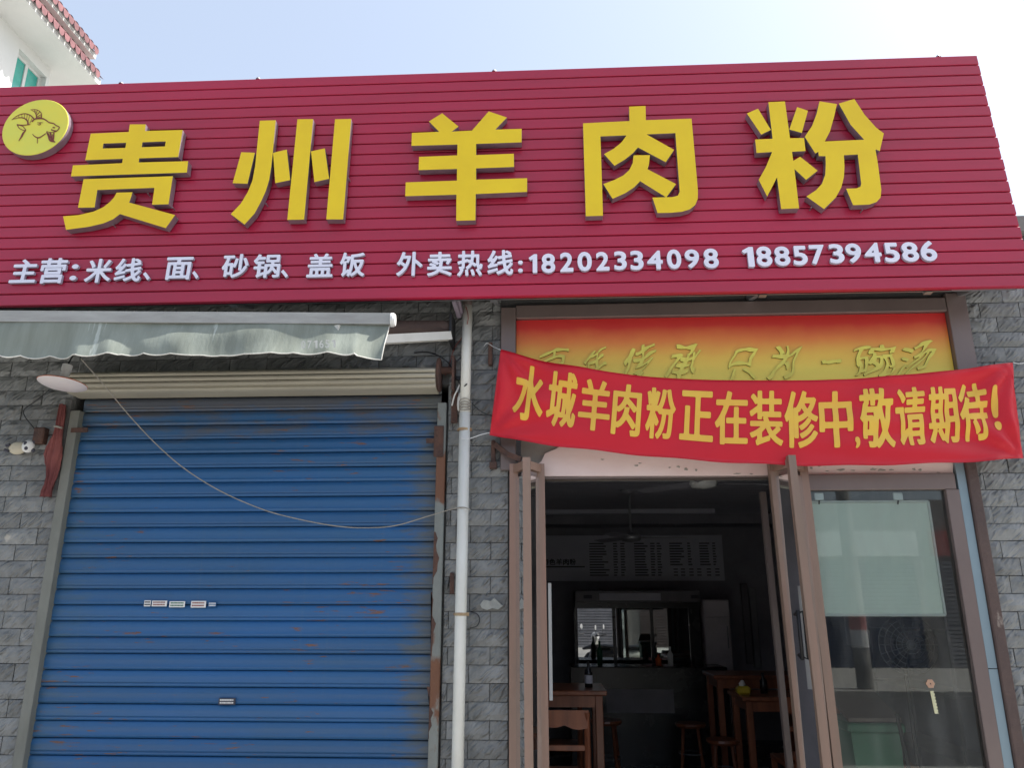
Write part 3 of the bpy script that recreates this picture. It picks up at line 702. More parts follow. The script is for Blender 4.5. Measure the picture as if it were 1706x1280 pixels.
ribbon(gm, [(475, 690), (430, 740), (400, 800), (345, 885)], 14, 10, 34)
ribbon(gm, [(685, 548), (740, 540), (800, 548)], 8); ribbon(gm, [(695, 575), (730, 590), (755, 570), (745, 548)], 10); ribbon(gm, [(718, 560), (740, 566)], 16)
ribbon(gm, [(598, 755), (650, 805), (710, 825), (770, 800), (850, 745)], 10, 12, 22); ribbon(gm, [(692, 825), (692, 930)], 12)
ribbon(gm, [(975, 632), (1020, 640)], 22); ribbon(gm, [(945, 672), (985, 690), (1040, 700)], 22)
ribbon(gm, [(860, 708), (930, 725), (1005, 725)], 12)
ribbon(gm, [(865, 720), (900, 800), (930, 880), (1025, 908)], 22, 8, 30); ribbon(gm, [(1000, 720), (990, 820), (985, 870), (1020, 905)], 18, 8, 30)
ribbon(gm, [(930, 720), (945, 800), (960, 890)], 34, 20); ribbon(gm, [(890, 740), (930, 820), (945, 880)], 20, 12); ribbon(gm, [(970, 760), (965, 850), (975, 895)], 14)
gm.build('goat_drawing', mt['brown_line'], disc)

# ================================================================== AWNING
aw = thing('awning', 'grey green canvas awning with wavy valance pulled in above the blue shutter', 'awning', (-2.0, -.1, 3.1))
ay = -.72
A0, A1 = P(-260, 528, ay-.05), P(652, 534, ay+.05)
A1b = A1.copy()
rb = MB().beam(A0, A1, .045, .055, mi=0).beam(A0+Vector((0, .0, .031)), A1+Vector((0, .0, .031)), .030, .008)
rb.build('front_bar', M('weathered_bar', (.42, .42, .39), .45, .1, col2=(.30, .29, .27), scale=5, st=(.6, 1, 3), spots=(.2, .17, .13), sscale=9, sthr=.68), aw)
ec = MB().lathe([(.0, .012), (.03, .010), (.036, 0), (.036, -.012)], A1+Vector((.012, -.005, -.0)), (A1-A0).normalized(), 20); ec.build('end_cap', mt['white_plastic'], aw, smooth=False)
# valance with wavy hem and folds
nx, ny = 150, 10; vb = MB()
def vp_(i, j):
    u = i/nx; w = j/ny; px = -220+(650+220)*u
    top = A0.lerp(A1, (px+260)/(652+260))+Vector((0, -.012, -.028))
    hem = 589+6*abs(math.sin(px/14.6+.9*math.sin(px/61)+.3*math.sin(px/19)))**.8*(.6+.4*math.sin(px/83))+2*math.sin(px/51+1)+(2 if px < 200 else 0)
    if px > 600: hem = 594+(px-600)*.1
    hpx = px if px < 560 else px-(px-560)*.17
    bot = P(hpx, hem, ay-.06)
    q = top.lerp(bot, w)
    q.y += -.012*w*math.sin(px/22+.6)-.006*w*math.sin(px/9.3)*(.5+.5*math.sin(px/90))-.006*math.sin(w*5+px/60)
    return q
for j in range(ny+1):
    for i in range(nx+1): vb.v.append(vp_(i, j))
for j in range(ny):
    for i in range(nx):
        a = j*(nx+1)+i; vb.f.append([a, a+1, a+nx+2, a+nx+1]); vb.mi.append(0)
vb.build('valance', mt['canvas'], aw, smooth=True)
hm = MB().tube([vp_(i, ny)+Vector((0, -.002, 0)) for i in range(nx+1)], .0032, 5); hm.tube([vp_(nx, j)+Vector((0, -.002, 0)) for j in range(ny+1)], .003, 5); hm.build('hem', mt['cream'], aw)
rollA, rollB = P(-220, 540, -.12), P(752, 547, -.12)
MB().tube([rollA, rollB], .045, 14).build('roller_tube', mt['rustpost'], aw, smooth=True)
# canopy cloth between roller and front bar
cm = MB(); cb = A0+Vector((0, .02, .035)); cb2 = A1+Vector((-.02, .02, .035)); ca = rollA+Vector((0, 0, .045)); ca2 = P(650, 536, -.12)+Vector((0, 0, .045))
for j in range(7):
    for i in range(31):
        u = i/30; w = j/6; q = ca.lerp(ca2, u).lerp(cb.lerp(cb2, u), w); q.z -= .03*math.sin(math.pi*w)*(1+.3*math.sin(u*20)); cm.v.append(q)
for j in range(6):
    for i in range(30): a = j*31+i; cm.f.append([a, a+1, a+32, a+31]); cm.mi.append(0)
cm.build('canopy_cloth', mt['canvas'], aw, smooth=True)
MB().beam(P(620, 567, -.45), P(750, 560, -.16), .035, .048).beam(P(620, 567, -.45), P(560, 548, -.70), .03, .04).build('folding_arm', mt['cream'], aw)
MB().box(-.565, -.548, -.17, .0, 3.06, 3.24, bev=.003).build('wall_bracket', mt['black'], aw)
MB().beam(P(757, 500, -.18), P(766, 528, -.10), .025, .03).beam(P(764, 500, -.16), P(769, 522, -.10), .02, .02).build('bracket_strut', mt['purple'], aw)
tx = MB()                               # faint number printed on the valance
for q, ch in enumerate('071651'):
    nv, fs, _ = glyph(ch, .012, 0, 20); x0 = 502+q*10
    for f, k in fs:
        b_ = len(tx.v)
        for ii in f:
            v = nv[ii]; px = x0+v.x*7; pt = P(px, 581-v.y*13-q*.4, ay-.088); tx.v.append(pt)
        tx.f.append(list(range(b_, b_+len(f)))); tx.mi.append(0)
tx.build('printed_number', mt['cream'], aw)

# ================================================================== LAMP, CABLES, SMALL THINGS ON THE LEFT
lc = P(104, 640, -.42)
lamp = thing('saucer_lamp', 'flat round white saucer lamp hanging under the left end of the awning', 'lamp', lc)
ax = Vector((-.05, -.08, -1)).normalized()
MB().lathe([(.0, .022), (.06, .02), (.105, .010), (.122, 0)], lc, ax, 36).build('diffuser', mt['lamp'], lamp, smooth=True)
MB().lathe([(.122, 0), (.124, -.003), (.118, -.007), (.05, -.018), (.022, -.03)], lc, ax, 36).build('rim', mt['orange'], lamp, smooth=True)
MB().lathe([(.024, -.028), (.024, -.045), (.022, -.047), (.022, -.075), (.026, -.078), (.026, -.11), (.0, -.11)], lc, ax, 20).build('socket', mt['white_plastic'], lamp)
MB().tube([lc-ax*.11, lc-ax*.2+Vector((0, .05, .05)), A0.lerp(A1, .4)+Vector((0, .2, -.02))], .004, 6).build('lamp_cord', mt['black'], lamp)
def cable(name, pts, rad, mat, label, cat='cable', group=None):
    pts = smooth_pts(pts, 7); mb = MB().tube(pts, rad, 6)
    o = mb.build(name, mat, loc=pts[0], smooth=True); tag(o, label, cat, group); return o
rp_ = [P(135, 598, -.60), P(172, 640, -.45), P(215, 692, -.30), P(262, 742, -.22), P(310, 783, -.18), P(370, 820, -.14), P(440, 850, -.11), P(500, 866, -.08), P(560, 877, -.06), P(610, 880, -.05), P(660, 876, -.05), P(715, 860, -.05), P(765, 846, -.115), P(784, 850, -.12)]
cable('rope', rp_, .0030, mt['rope'], 'thin pale rope sagging across the blue shutter from the awning to the drain pipe', 'rope')
cable('cable', [P(82, 650, -.02), P(60, 668, -.02), P(40, 683, -.02), P(42, 695, -.02), P(55, 712, -.03), P(65, 724, -.03)], .003, mt['black'], 'thin black cable bent across the stone wall below the saucer lamp')
cable('cable', [P(690, 588, -.02), P(718, 588, -.03), P(745, 603, -.04), P(762, 632, -.06), P(770, 645, -.10), P(778, 640, -.12)], .0038, mt['black'], 'black cable arching over the end of the shutter housing to the pipe')
cable('cable', [P(786, 672, -.02), P(800, 685, -.02), P(815, 692, -.02), P(832, 695, -.02)], .0026, mt['black'], 'short black cable running from the pipe behind the red banner')
cable('cable', [P(774, 505, -.1), P(780, 530, -.13), P(771, 560, -.06), P(757, 580, -.03), P(748, 610, -.02), P(742, 625, -.02)], .0024, mt['brown_line'], 'thin brown wire hanging beside the top of the drain pipe')
cable('cable', [P(784, 1020, -.03), P(795, 1024, -.02), P(799, 1034, -.02), P(794, 1044, -.02), P(783, 1047, -.03)], .0024, mt['black'], 'small loop of black wire beside the lower pipe clamp')
cable('cable', [P(764, 850, -.03), P(760, 880, -.02), P(761, 920, -.02), P(764, 928, -.03)], .0022, mt['black'], 'black wire behind the left edge of the pipe')
cable('cable', [P(753, 676, -.02), P(757, 660, -.05), P(762, 650, -.06), P(766, 640, -.06)], .005, mt['white_plastic'], 'pale knotted wire ends left of the drain pipe')
# hanging bag on pipe
mb = MB().lathe([(0, 0), (.012, -.01), (.020, -.04), (.022, -.08), (.018, -.11), (0, -.125)], P(768, 653, -.03), (0, 0, 1), 12)
o = mb.build('plastic_bag', mt['white_plastic'], loc=P(768, 653, -.03), smooth=True); tag(o, 'small crumpled white plastic bag hanging at the left of the drain pipe', 'bag')
# red cloth: folded umbrella-like strip
rc = thing('hanging_cloth', 'faded red cloth bundle hanging tied beside the left shutter guide', 'cloth', P(95, 690, -.03))
cp = [(103, 675, 7), (100, 695, 11), (95, 722, 12), (88, 748, 27), (86, 765, 27), (85, 790, 18), (80, 808, 13), (76, 818, 16), (74, 828, 18)]
mb = MB(); ns = 40
cp = [(p.x, p.y, p.z) for p in smooth_pts(cp, 4)]
for ci, (px, py, w) in enumerate(cp):
    c = P(px+2, py, -.035); hw = w/2/FPX*4.6
    for k in range(ns):
        a = 2*math.pi*k/ns; rr = 1+.10*math.sin(a*5+ci*.35)+.05*math.sin(ci*2.1+a*3)
        f_ = .55+.45*math.sin(a*9+.5*math.sin(ci*.4)*3)
        mb.v.append(c+Vector((math.cos(a)*hw*rr, math.sin(a)*.026*(.45+.75*f_), .003*math.sin(a*5))))
for i in range(len(cp)-1):
    for k in range(ns): mb.f.append([i*ns+k, i*ns+(k+1) % ns, (i+1)*ns+(k+1) % ns, (i+1)*ns+k]); mb.mi.append(0)
mb.f.append(list(range(ns))); mb.mi.append(0); mb.f.append([(len(cp)-1)*ns+k for k in range(ns)]); mb.mi.append(0)
mb.build('cloth_folds', mt['cloth'], rc, smooth=True)
MB().lathe([(.022, -.006), (.026, 0), (.022, .006)], P(97, 712, -.045), (.2, 0, 1), 12).build('tie_string', mt['rope'], rc)
o = MB().box(P(62, 735).x, P(80, 735).x, -.05, .0, P(70, 742).z, P(70, 715).z, bev=.006).build('wall_box', mt['rust'], loc=P(70, 735)); tag(o, 'small dark box fixed on the stone behind the red cloth', 'box')
# panda ornament lying on its side
pn = thing('panda_ornament', 'cream and black panda ornament fixed sideways on the stone wall', 'ornament', P(38, 745, -.03))
hc = P(47, 744, -.045); bc = P(30, 747, -.04)
def ball(c, rx, ry, rz, n=16, m=10):
    mb = MB(); c = Vector(c)
    for j in range(m+1):
        t = math.pi*j/m
        for k in range(n): a = 2*math.pi*k/n; mb.v.append(c+Vector((rx*math.sin(t)*math.cos(a), ry*math.sin(t)*math.sin(a), rz*math.cos(t))))
    for j in range(m):
        for k in range(n): mb.f.append([j*n+k, (j+1)*n+k, (j+1)*n+(k+1) % n, j*n+(k+1) % n]); mb.mi.append(0)
    return mb
ball(hc, .036, .025, .038).build('head', mt['white_plastic'], pn, smooth=True)
ball(bc, .055, .02, .038).build('body', mt['tan'], pn, smooth=True)
for dx, dz in ((-.006, .014), (.004, -.015)): ball(hc+Vector((dx, -.021, dz)), .011, .006, .012, 10, 6).build('eye_patch', mt['ink'], pn, smooth=True)
for dx, dz in ((.030, .026), (.034, -.024)): ball(hc+Vector((dx, .0, dz)), .012, .008, .011, 10, 6).build('ear', mt['ink'], pn, smooth=True)
for a, b in (((-.045, .02), (-.085, .03)), ((-.045, -.02), (-.09, -.03))): MB().tube([bc+Vector((a[0], -.01, a[1])), bc+Vector((b[0]+.02, -.014, b[1]*.4))], .008, 8).build('paw', mt['ink'], pn)

# ================================================================== DRAIN PIPE
x_p = P(773, 700, -.09).x
dp = thing('drain_pipe', 'white plastic drain pipe between the shutter and the red banner', 'pipe', (x_p, -.085, 0))
rr_ = .0285
MB().tube([(x_p+.004, -.085, 2.66), (x_p+.008, -.085, 3.31)], rr_, 20).build('pipe_section', mt['pipe'], dp, smooth=True, label='upper pipe length, yellowed')
MB().tube([(x_p-.004, -.085, 0), (x_p+.004, -.085, 2.66)], rr_+.0025, 20).build('pipe_section', mt['pipe'], dp, smooth=True, label='lower white pipe length')
MB().tube([(x_p+.008, -.085, 3.31), (x_p+.008, -.085, 3.42)], rr_+.001, 16).build('shaded_pipe_top', mt['frame'], dp)  # brown-grey stands in for the sign's shade on the pipe top
wr = MB()
for k in range(7):
    zc = 2.672+k*.0085; pts = [Vector((x_p+.004+math.cos(a)*(rr_+.004), -.085+math.sin(a)*(rr_+.004), zc+.012*math.sin(a*(1 if k % 2 else -1)))) for a in [2*math.pi*i/16 for i in range(17)]]
    wr.tube(pts, .0028, 5)
wr.build('rope_wrap', mt['rope'], dp)
for zc in (P(770, 716, -.09).z, P(762, 1024, -.09).z):
    mb = MB().lathe([(rr_+.003, -.008), (rr_+.005, -.007), (rr_+.005, .007), (rr_+.003, .008)], (x_p, -.085, zc), (0, 0, 1), 20)
    mb.box(x_p+rr_, x_p+rr_+.016, -.092, -.080, zc-.009, zc+.009).box(x_p-rr_-.01, x_p-rr_, -.088, -.06, zc-.004, zc+.004).box(x_p-.008, x_p+.008, -.06, .01, zc-.006, zc+.006)
    mb.build('pipe_clamp', M('rusty_clamp', (.42, .33, .2), .6, col2=(.25, .13, .06), scale=20), dp)
def bracket(px, py, label, long_=True):
    c = P(px, py, -.02)
    o = MB().box(c.x-.012, c.x+.012, -.035, .002, c.z-.07, c.z+.07, bev=.004)
    if long_:
        e = P(868, 766, -.10); o.beam(c+Vector((.01, -.02, .045)), P(845, 757, -.07), .016, .028).beam(P(845, 757, -.07), e, .016, .030)
        o.box(c.x-.02, c.x+.02, -.045, .0, c.z-.09, c.z-.055)
    o = o.build('rusty_bracket', mt['rust'], loc=c); tag(o, label, 'bracket')
bracket(822, 755, 'rusty iron bracket with an arm reaching to the left glass door')
bracket(817, 590, 'short rusty iron bar on the stone where the banner string is tied', False)
o = MB().box(P(750, 965).x, P(757, 965).x, -.012, -.002, P(754, 990).z, P(754, 955).z).build('iron_strip', mt['rust'], loc=P(752, 965)); tag(o, 'narrow dark iron strip on the stone beside the shutter guide', 'bracket')

# ================================================================== LIGHT BOX ABOVE THE DOOR
bd = thing('light_box', 'red to yellow light box sign with brush lettering behind the banner', 'sign', (1.1, 0, 2.6))
bx_0, bx_1, bz_0, bz_1 = -.185, 2.315, 2.60, 3.25
gmat = grad_mat('red_yellow_print', 0.0, .65, [(0.0, (.92, .76, .12)), (.46, (.92, .74, .11)), (.62, (.90, .56, .08)), (.78, (.82, .24, .05)), (.92, (.64, .04, .03)), (1.0, (.60, .025, .025))])
MB().box(bx_0, bx_1, .012, .03, bz_0, bz_1).build('printed_face', gmat, bd)
fm = MB().box(-.275, -.187, -.025, .03, 2.34, 3.32, bev=.003); fm.build('frame_post', mt['frame'], bd)
fm = MB().box(2.318, 2.43, -.025, .03, 2.72, 3.36, bev=.003); fm.build('frame_post', mt['frame'], bd)
fm = MB().box(-.185, 2.316, -.02, .03, 3.252, 3.335, bev=.003); fm.build('frame_rail', mt['frame'], bd)
def brush(ch, x0, x1, y0, y1):
    nv, fs, bb = glyph(ch, .010, .5, 84, None, .010); mb = MB()
    a = P(x0, y1, 0); b = P(x1, y0, 0); w = b.x-a.x; h = b.z-a.z
    for v in nv:
        sx = v.x+.30*(v.y-.5)+.07*math.sin(v.y*6+x0)+.03*math.sin(v.x*9+v.y*5); sy = v.y+.22*(v.x-.5)+.07*math.sin(v.x*5+x0*.3)
        mb.v.append(Vector((a.x+sx*w, .0075-v.z*.0045, a.z+sy*h)))
    for f, k in fs: mb.f.append(f); mb.mi.append(1 if k == 1 else 0)
    mb.build('brush_letter', [mt['lime'], mt['olive']], bd)
mt['lime'] = M('yellow_green_letter', (.90, .80, .13), .5); mt['olive'] = M('dark_olive_side', (.06, .05, .01), .5)
def zx(q): return 780+q/1.842
def zy(q): return 480+q/1.842
for ch, a, b, c, d in (('百', 215, 300, 190, 275), ('年', 358, 425, 180, 275), ('传', 470, 568, 172, 280), ('承', 618, 708, 168, 285), ('只', 800, 882, 185, 285), ('为', 930, 1012, 168, 278), ('一', 1087, 1148, 218, 232), ('碗', 1190, 1310, 172, 272), ('汤', 1325, 1425, 168, 262)):
    brush(ch, zx(a), zx(b), zy(c), zy(d))

# ================================================================== BANNER
bn = thing('banner', 'red cloth banner with yellow Chinese characters strung across the shop front', 'banner', P(1250, 690, -.13))
def interp(tab, x):
    for (a, ya), (b, yb) in zip(tab, tab[1:]):
        if x <= b or (b, yb) == tab[-1]:
            t = (x-a)/(b-a); return ya+(yb-ya)*t
def cr1(tab):
    pts = smooth_pts([(a, b, 0) for a, b in tab], 10); return [(p.x, p.y) for p in pts]
topT = cr1([(100, 188), (180, 212), (300, 236), (500, 266), (700, 280), (900, 284), (1100, 282), (1300, 270), (1500, 252), (1600, 239), (1672, 228)])
botT = cr1([(66, 452), (110, 462), (200, 474), (300, 489), (500, 511), (700, 529), (900, 541), (1100, 546), (1300, 543), (1500, 536), (1706, 524)])
def BN(u, v, out=0.0):                  # u along, v down from the top edge
    xt = 100+(1672-100)*u; xb = 66+(1706-66)*u
    Y = -.115-.03*math.sin(math.pi*u)
    fold = .004*math.sin(v*9+u*14)*(1-.5*v)+.010*math.sin(u*26+v*2.2)*math.sin(math.pi*min(1, v))*(.25+.75*abs(u-.5)*2)
    for cu0, cv0 in ((0, 0), (1, 0), (0, 1), (1, 1)):       # creases running out of the tied corners
        dx = (u-cu0)*3.3; dv = (v-cv0)*.55; rr = math.hypot(dx, dv)
        ang = math.atan2(dv*(1 if cv0 == 0 else -1), dx*(1 if cu0 == 0 else -1))
        fold += .020*math.sin(ang*10+cu0)*math.exp(-rr*2.0)*min(1, rr*6)
    t = P(zx(xt), zy(interp(topT, xt)), Y); b = P(zx(xb), zy(interp(botT, xb)), Y-.012)
    q = t.lerp(b, v); fold += .006*math.sin(u*52+v*5)*max(0, math.sin(u*9+1))*(1-v)+.005*math.sin((v-u*.6)*22)*math.exp(-((u-.8)*5)**2); q.y -= fold+out
    q.z += .003*math.sin(u*40)*(v*v)
    return q
NU, NV = 180, 22; bm_ = MB()
for side in (0, 1):
    for j in range(NV+1):
        for i in range(NU+1): bm_.v.append(BN(i/NU, j/NV, -.0015*side))
def bi(s, i, j): return s*(NU+1)*(NV+1)+j*(NU+1)+i
for j in range(NV):
    for i in range(NU):
        bm_.f.append([bi(0, i, j), bi(0, i, j+1), bi(0, i+1, j+1), bi(0, i+1, j)]); bm_.f.append([bi(1, i, j), bi(1, i+1, j), bi(1, i+1, j+1), bi(1, i, j+1)]); bm_.mi += [0, 0]
for i in range(NU):
    for j in (0, NV): bm_.f.append([bi(0, i, j), bi(0, i+1, j), bi(1, i+1, j), bi(1, i, j)]); bm_.mi.append(0)
for j in range(NV):
    for i in (0, NU): bm_.f.append([bi(0, i, j), bi(0, i, j+1), bi(1, i, j+1), bi(1, i, j)]); bm_.mi.append(0)
bm_.build('banner_cloth', mt['banner'], bn, smooth=True)
def bu(xz, v=.45):                      # zoomed px -> u at mid height
    return (xz-(100-34*v))/((1672-100)+(1640-1572)*v)
for ch, a, b, v0, v1 in (('水', 141, 233, .10, .76), ('城', 243, 332, .10, .77), ('羊', 340, 436, .13, .77), ('肉', 442, 530, .13, .78), ('粉', 545, 636, .14, .78), ('正', 650, 752, .15, .77), ('在', 757, 857, .14, .79), ('装', 863, 965, .13, .79), ('修', 970, 1074, .13, .80), ('中', 1077, 1180, .14, .80), (',', 1183, 1198, .68, .81), ('敬', 1200, 1306, .13, .81), ('请', 1312, 1405, .15, .80), ('期', 1413, 1504, .17, .79), ('待', 1508, 1597, .16, .78), ('!', 1608, 1628, .22, .70)):
    nv, fs = glyph_cut(ch, .035 if ch not in '!,' else .045, .016); mb = MB()
    u0, u1 = bu(a), bu(b)
    for v in nv: mb.v.append(BN(u0+(u1-u0)*v.x, v1+(v0-v1)*v.y, .003))
    mb.f = fs; mb.mi = [0]*len(fs)
    mb.build('banner_letter', mt['gold'], bn)
def sst(pts, lab): cable('string', pts, .0022, mt['string'], lab, 'string')
sst([P(834, 583, -.12), P(822, 578, -.05), P(812, 572, -.03), P(806, 577, -.03)], 'white string tying the upper left corner of the banner')
sst([P(816, 721, -.12), P(800, 725, -.12), P(782, 731, -.14), P(768, 730, -.13)], 'white string from the lower left corner of the banner to the pipe')
sst([P(1688, 604, -.12), P(1700, 606, -.10), P(1725, 600, -.03)], 'white string tying the upper right corner of the banner')

# ================================================================== DOORS AND WINDOW
def stile_px(mb, xa, ya, xb, yb, wpx, Y, dep, mi=0):
    """square post: left edge from image point (xa,ya) at its top to (xb,yb) lower down, wpx wide, at distance Y"""
    t = P(xa, ya, Y); b = P(xb, yb, Y); w = P(xa+wpx, ya, Y).x-t.x
    k = (t.x-b.x)/(t.z-b.z); x_floor = b.x-(b.z)*k
    z0, z1 = .012, t.z
    vs = []
    for z_, x_ in ((z0, x_floor), (z1, t.x)):
        vs += [(x_, Y, z_), (x_+w, Y, z_), (x_+w, Y+dep, z_), (x_, Y+dep, z_)]
    mb.add(vs, [(3, 2, 1, 0), (4, 5, 6, 7), (0, 1, 5, 4), (1, 2, 6, 5), (2, 3, 7, 6), (3, 0, 4, 7)], mi)
    return t, b, w
def leaf(root, A, B, ztop, handle=False):
    """a glazed leaf between two points in plan"""
    A = Vector((*A, 0)); B = Vector((*B, 0)); d = (B-A).normalized(); T = .045; W = .045
    for a in (A, B-d*W):
        pass
    mb = MB(); mb.beam(A+d*.05+Vector((0, 0, ztop-.035)), B-d*.05+Vector((0, 0, ztop-.035)), T*.8, .05); mb.build('top_rail', mt['door'], root)
    mb = MB(); mb.beam(A+d*.05+Vector((0, 0, .08)), B-d*.05+Vector((0, 0, .08)), T*.8, .12); mb.build('bottom_rail', mt['door'], root)
    mb = MB(); mb.beam(A+d*.03+Vector((0, 0, ztop/2)), B-d*.03+Vector((0, 0, ztop/2)), .008, ztop-.15); mb.build('pane', mt['glass'], root)
# left pair
ldr = thing('folding_door', 'folded wood grain glass door standing open at the left of the entrance', 'door', (-.17, -.1, 0))
mb = MB(); t1, b1, w1 = stile_px(mb, 849, 773, 848, 1280, 14, -.06, .05); mb.build('stile', mt['door'], ldr)
mb = MB(); t2, b2, w2 = stile_px(mb, 870.5, 762, 874, 1280, 13, -.20, .045); mb.build('stile', mt['door'], ldr)
mb = MB(); t3, b3, w3 = stile_px(mb, 894, 773, 900.5, 1280, 13, -.06, .05); mb.build('stile', mt['door'], ldr)
zt = t1.z
def rails(root, ta, tb, wa, wb, ztop, yA, yB):
    a = Vector((ta.x+wa/2, yA, 0)); b = Vector((tb.x+wb/2, yB, 0)); d = (b-a).normalized()
    for zc, hh, nm in ((ztop-.028, .045, 'top_rail'), (.09, .13, 'bottom_rail')):
        MB().beam(a+d*.02+Vector((0, 0, zc)), b-d*.02+Vector((0, 0, zc)), .03, hh).build(nm, mt['door'], root)
    MB().beam(a+d*.012+Vector((0, 0, ztop/2)), b-d*.012+Vector((0, 0, ztop/2)), .006, ztop-.16).build('pane', mt['glass'], root)
rails(ldr, t1, t2, w1, w2, zt, -.035, -.178); rails(ldr, t3, t2, w3, w2, zt, -.035, -.178)
MB().box(t1.x+w1+.002, t1.x+w1+.02, -.03, .0, .02, zt-.06).build('dark_gap_strip', mt['doorin'], ldr)  # dark strip set in the gap beside the stile
# right pair
rdr = thing('folding_door', 'folded wood grain glass door with dark handle standing open before the whiteboard window', 'door', (1.3, -.1, 0))
mb = MB(); q1, _, v1 = stile_px(mb, 1281.5, 770.5, 1334, 1280, 14, -.06, .05); mb.build('stile', mt['door'], rdr)
mb = MB(); q2, _, v2 = stile_px(mb, 1313, 758.5, 1371.5, 1280, 12.5, -.20, .045); mb.build('stile', mt['door'], rdr)
mb = MB(); q3, _, v3 = stile_px(mb, 1331, 769, 1389.5, 1280, 13.5, -.06, .05); mb.build('stile', mt['door'], rdr)
rails(rdr, q1, q2, v1, v2, q1.z, -.035, -.178); rails(rdr, q3, q2, v3, v2, q1.z, -.035, -.178)
mb = MB(); stile_px(mb, 1325.5, 771, 1384, 1280, 5.5, -.05, .03); mb.build('dark_gap_strip', mt['doorin'], rdr)  # dark strip added to stand in for the shade between the stiles
h0, h1 = P(1329, 1018, -.15), P(1337, 1100, -.15)
MB().tube([h0+Vector((0, .05, -.02)), h0, h1, h1+Vector((0, .05, .02))], .009, 8).build('handle', mt['black'], rdr, smooth=True)
mb = MB(); t4, _, w4 = stile_px(mb, 1267, 820, 1312, 1280, 9, .33, .04)
o = mb.build('door_jamb', mt['frame'], loc=(t4.x, .33, 0)); tag(o, 'slim grey brown post standing just inside the entrance', 'post')
mb = MB(); a = P(913, 972, .5); b = P(918, 1168, .5); mb.box(a.x, a.x+.019, .5, .53, b.z, a.z); 
o = mb.build('white_strip', mt['white_plastic'], loc=a); tag(o, 'thin white vertical strip inside the left of the doorway', 'strip')
# head profile of the door
o = MB().box(-.15, 1.30, .03, .12, 2.298, 2.309).build('door_head', mt['frame'], shop)
# fixed window right
win = thing('shop_window', 'brown framed fixed shop window holding a pale whiteboard right of the doors', 'window', (1.75, .03, 0))
fr = MB()
za = P(1400, 817).z
MB().box(1.24, 2.215, -.005, .06, za, 2.306, bev=.003).build('frame', mt['frame'], win, label='top rail of the window frame')
def skew_post(x, w, y0, y1, z0, z1, mat, name, par, **k): MB().box(x, x+w, y0, y1, z0, z1, bev=.003).build(name, mat, par, **k)
skew_post(2.155, .07, -.008, .06, 0, za, mt['frame'], 'frame', win, label='right stile of the window frame')
skew_post(1.235, .06, -.008, .06, 0, za, mt['frame'], 'frame', win, label='left stile of the window frame')
MB().box(1.295, 2.155, -.003, .06, 0, .12).build('frame', mt['frame'], win, label='bottom rail of the window frame')
MB().box(1.295, 2.155, .022, .028, .12, za).build('pane', mt['glass'], win)
MB().box(2.226, 2.272, -.004, .05, 1.30, 2.72).build('blue_trim', mt['bluestrip'], win); MB().box(2.226, 2.272, -.004, .05, 0, 1.296).build('blue_trim', mt['bluestrip'], win)
MB().box(2.275, 2.335, -.02, .05, 0, 2.72, bev=.006).build('rusty_post', mt['rustpost'], win)
# rotate bracket covering above
MB().box(2.29, 2.43, -.004, .05, 2.60, 2.72).build('post_cap', mt['rustpost'], win)
wb = thing('whiteboard', 'pale green whiteboard hanging behind the window glass on two hooks', 'whiteboard', (1.65, .05, 1.9))
p0 = P(1330, 837, .055); p1 = P(1574, 1026, .055); xr_ = P(1546, 837, .055).x
X0, X1, Z0, Z1 = 1.30, (p1.x+xr_)/2, p1.z, p0.z
MB().box(X0, X1, .052, .07, Z0, Z1, bev=.004).build('board_face', mt['board'], wb)
bf = MB()
for (a, b, c, d) in ((X0, X1, Z1-.008, Z1+.006), (X0, X1, Z0-.006, Z0+.008), (X1-.008, X1+.006, Z0, Z1), (X0-.006, X0+.008, Z0, Z1)): bf.box(a, b, .044, .074, c, d, bev=.003)
bf.build('board_rim', mt['white_plastic'], wb)
for px in (1364.5, 1496):
    c = P(px, 828, .035); hk = thing('hook', 'white square adhesive hook on the glass, %s' % ('left one above the whiteboard' if px < 1400 else 'right one above the whiteboard'), 'hook', c, 'hooks carrying the whiteboard')
    MB().box(c.x-.026, c.x+.026, .030, .040, c.z-.02, c.z+.022, bev=.004).build('hook_pad', mt['white_plastic'], hk)
    MB().tube([c+Vector((0, .003, -.02)), c+Vector((0, .012, -.038)), c+Vector((0, .02, -.028))], .004, 6).build('hook_prong', mt['black'], hk)
# yellow sticker strip and flower on the glass
c = P(1545, 1140, .020)
st = thing('wall_sticker', 'orange flower and yellow serrated strip stuck on the window glass', 'sticker', c)
fl = MB(); fc = P(1550, 1140, .0205)
for k in range(6):
    a = k*math.pi/3; fl.lathe([(0, .0006), (.008, .0004), (.010, 0)], fc+Vector((math.cos(a)*.013, 0, math.sin(a)*.013)), (0, -1, 0), 10)
fl.build('flower', M('faded_peach_vinyl', (.5, .30, .2), .6), st)
sa, sb = P(1553, 1152, .0205), P(1561, 1190, .0205)
sp_ = [(sa.x-.011, sa.z)]
for k in range(7): sp_ += [(sa.x+.011+(sb.x-sa.x)*k/7, sa.z+(sb.z-sa.z)*k/7), (sa.x+.004+(sb.x-sa.x)*(k+.5)/7, sa.z+(sb.z-sa.z)*(k+.5)/7)]
sp_ += [(sb.x+.011, sb.z), (sb.x-.011, sb.z)]
mb = MB(); slab(mb, [sp_], lambda p: Vector((p[0], .0195, p[1])), lambda p: Vector((p[0], .0215, p[1])), 0, 0); mb.build('serrated_strip', M('pale_yellow_vinyl', (.60, .58, .36), .6), st)

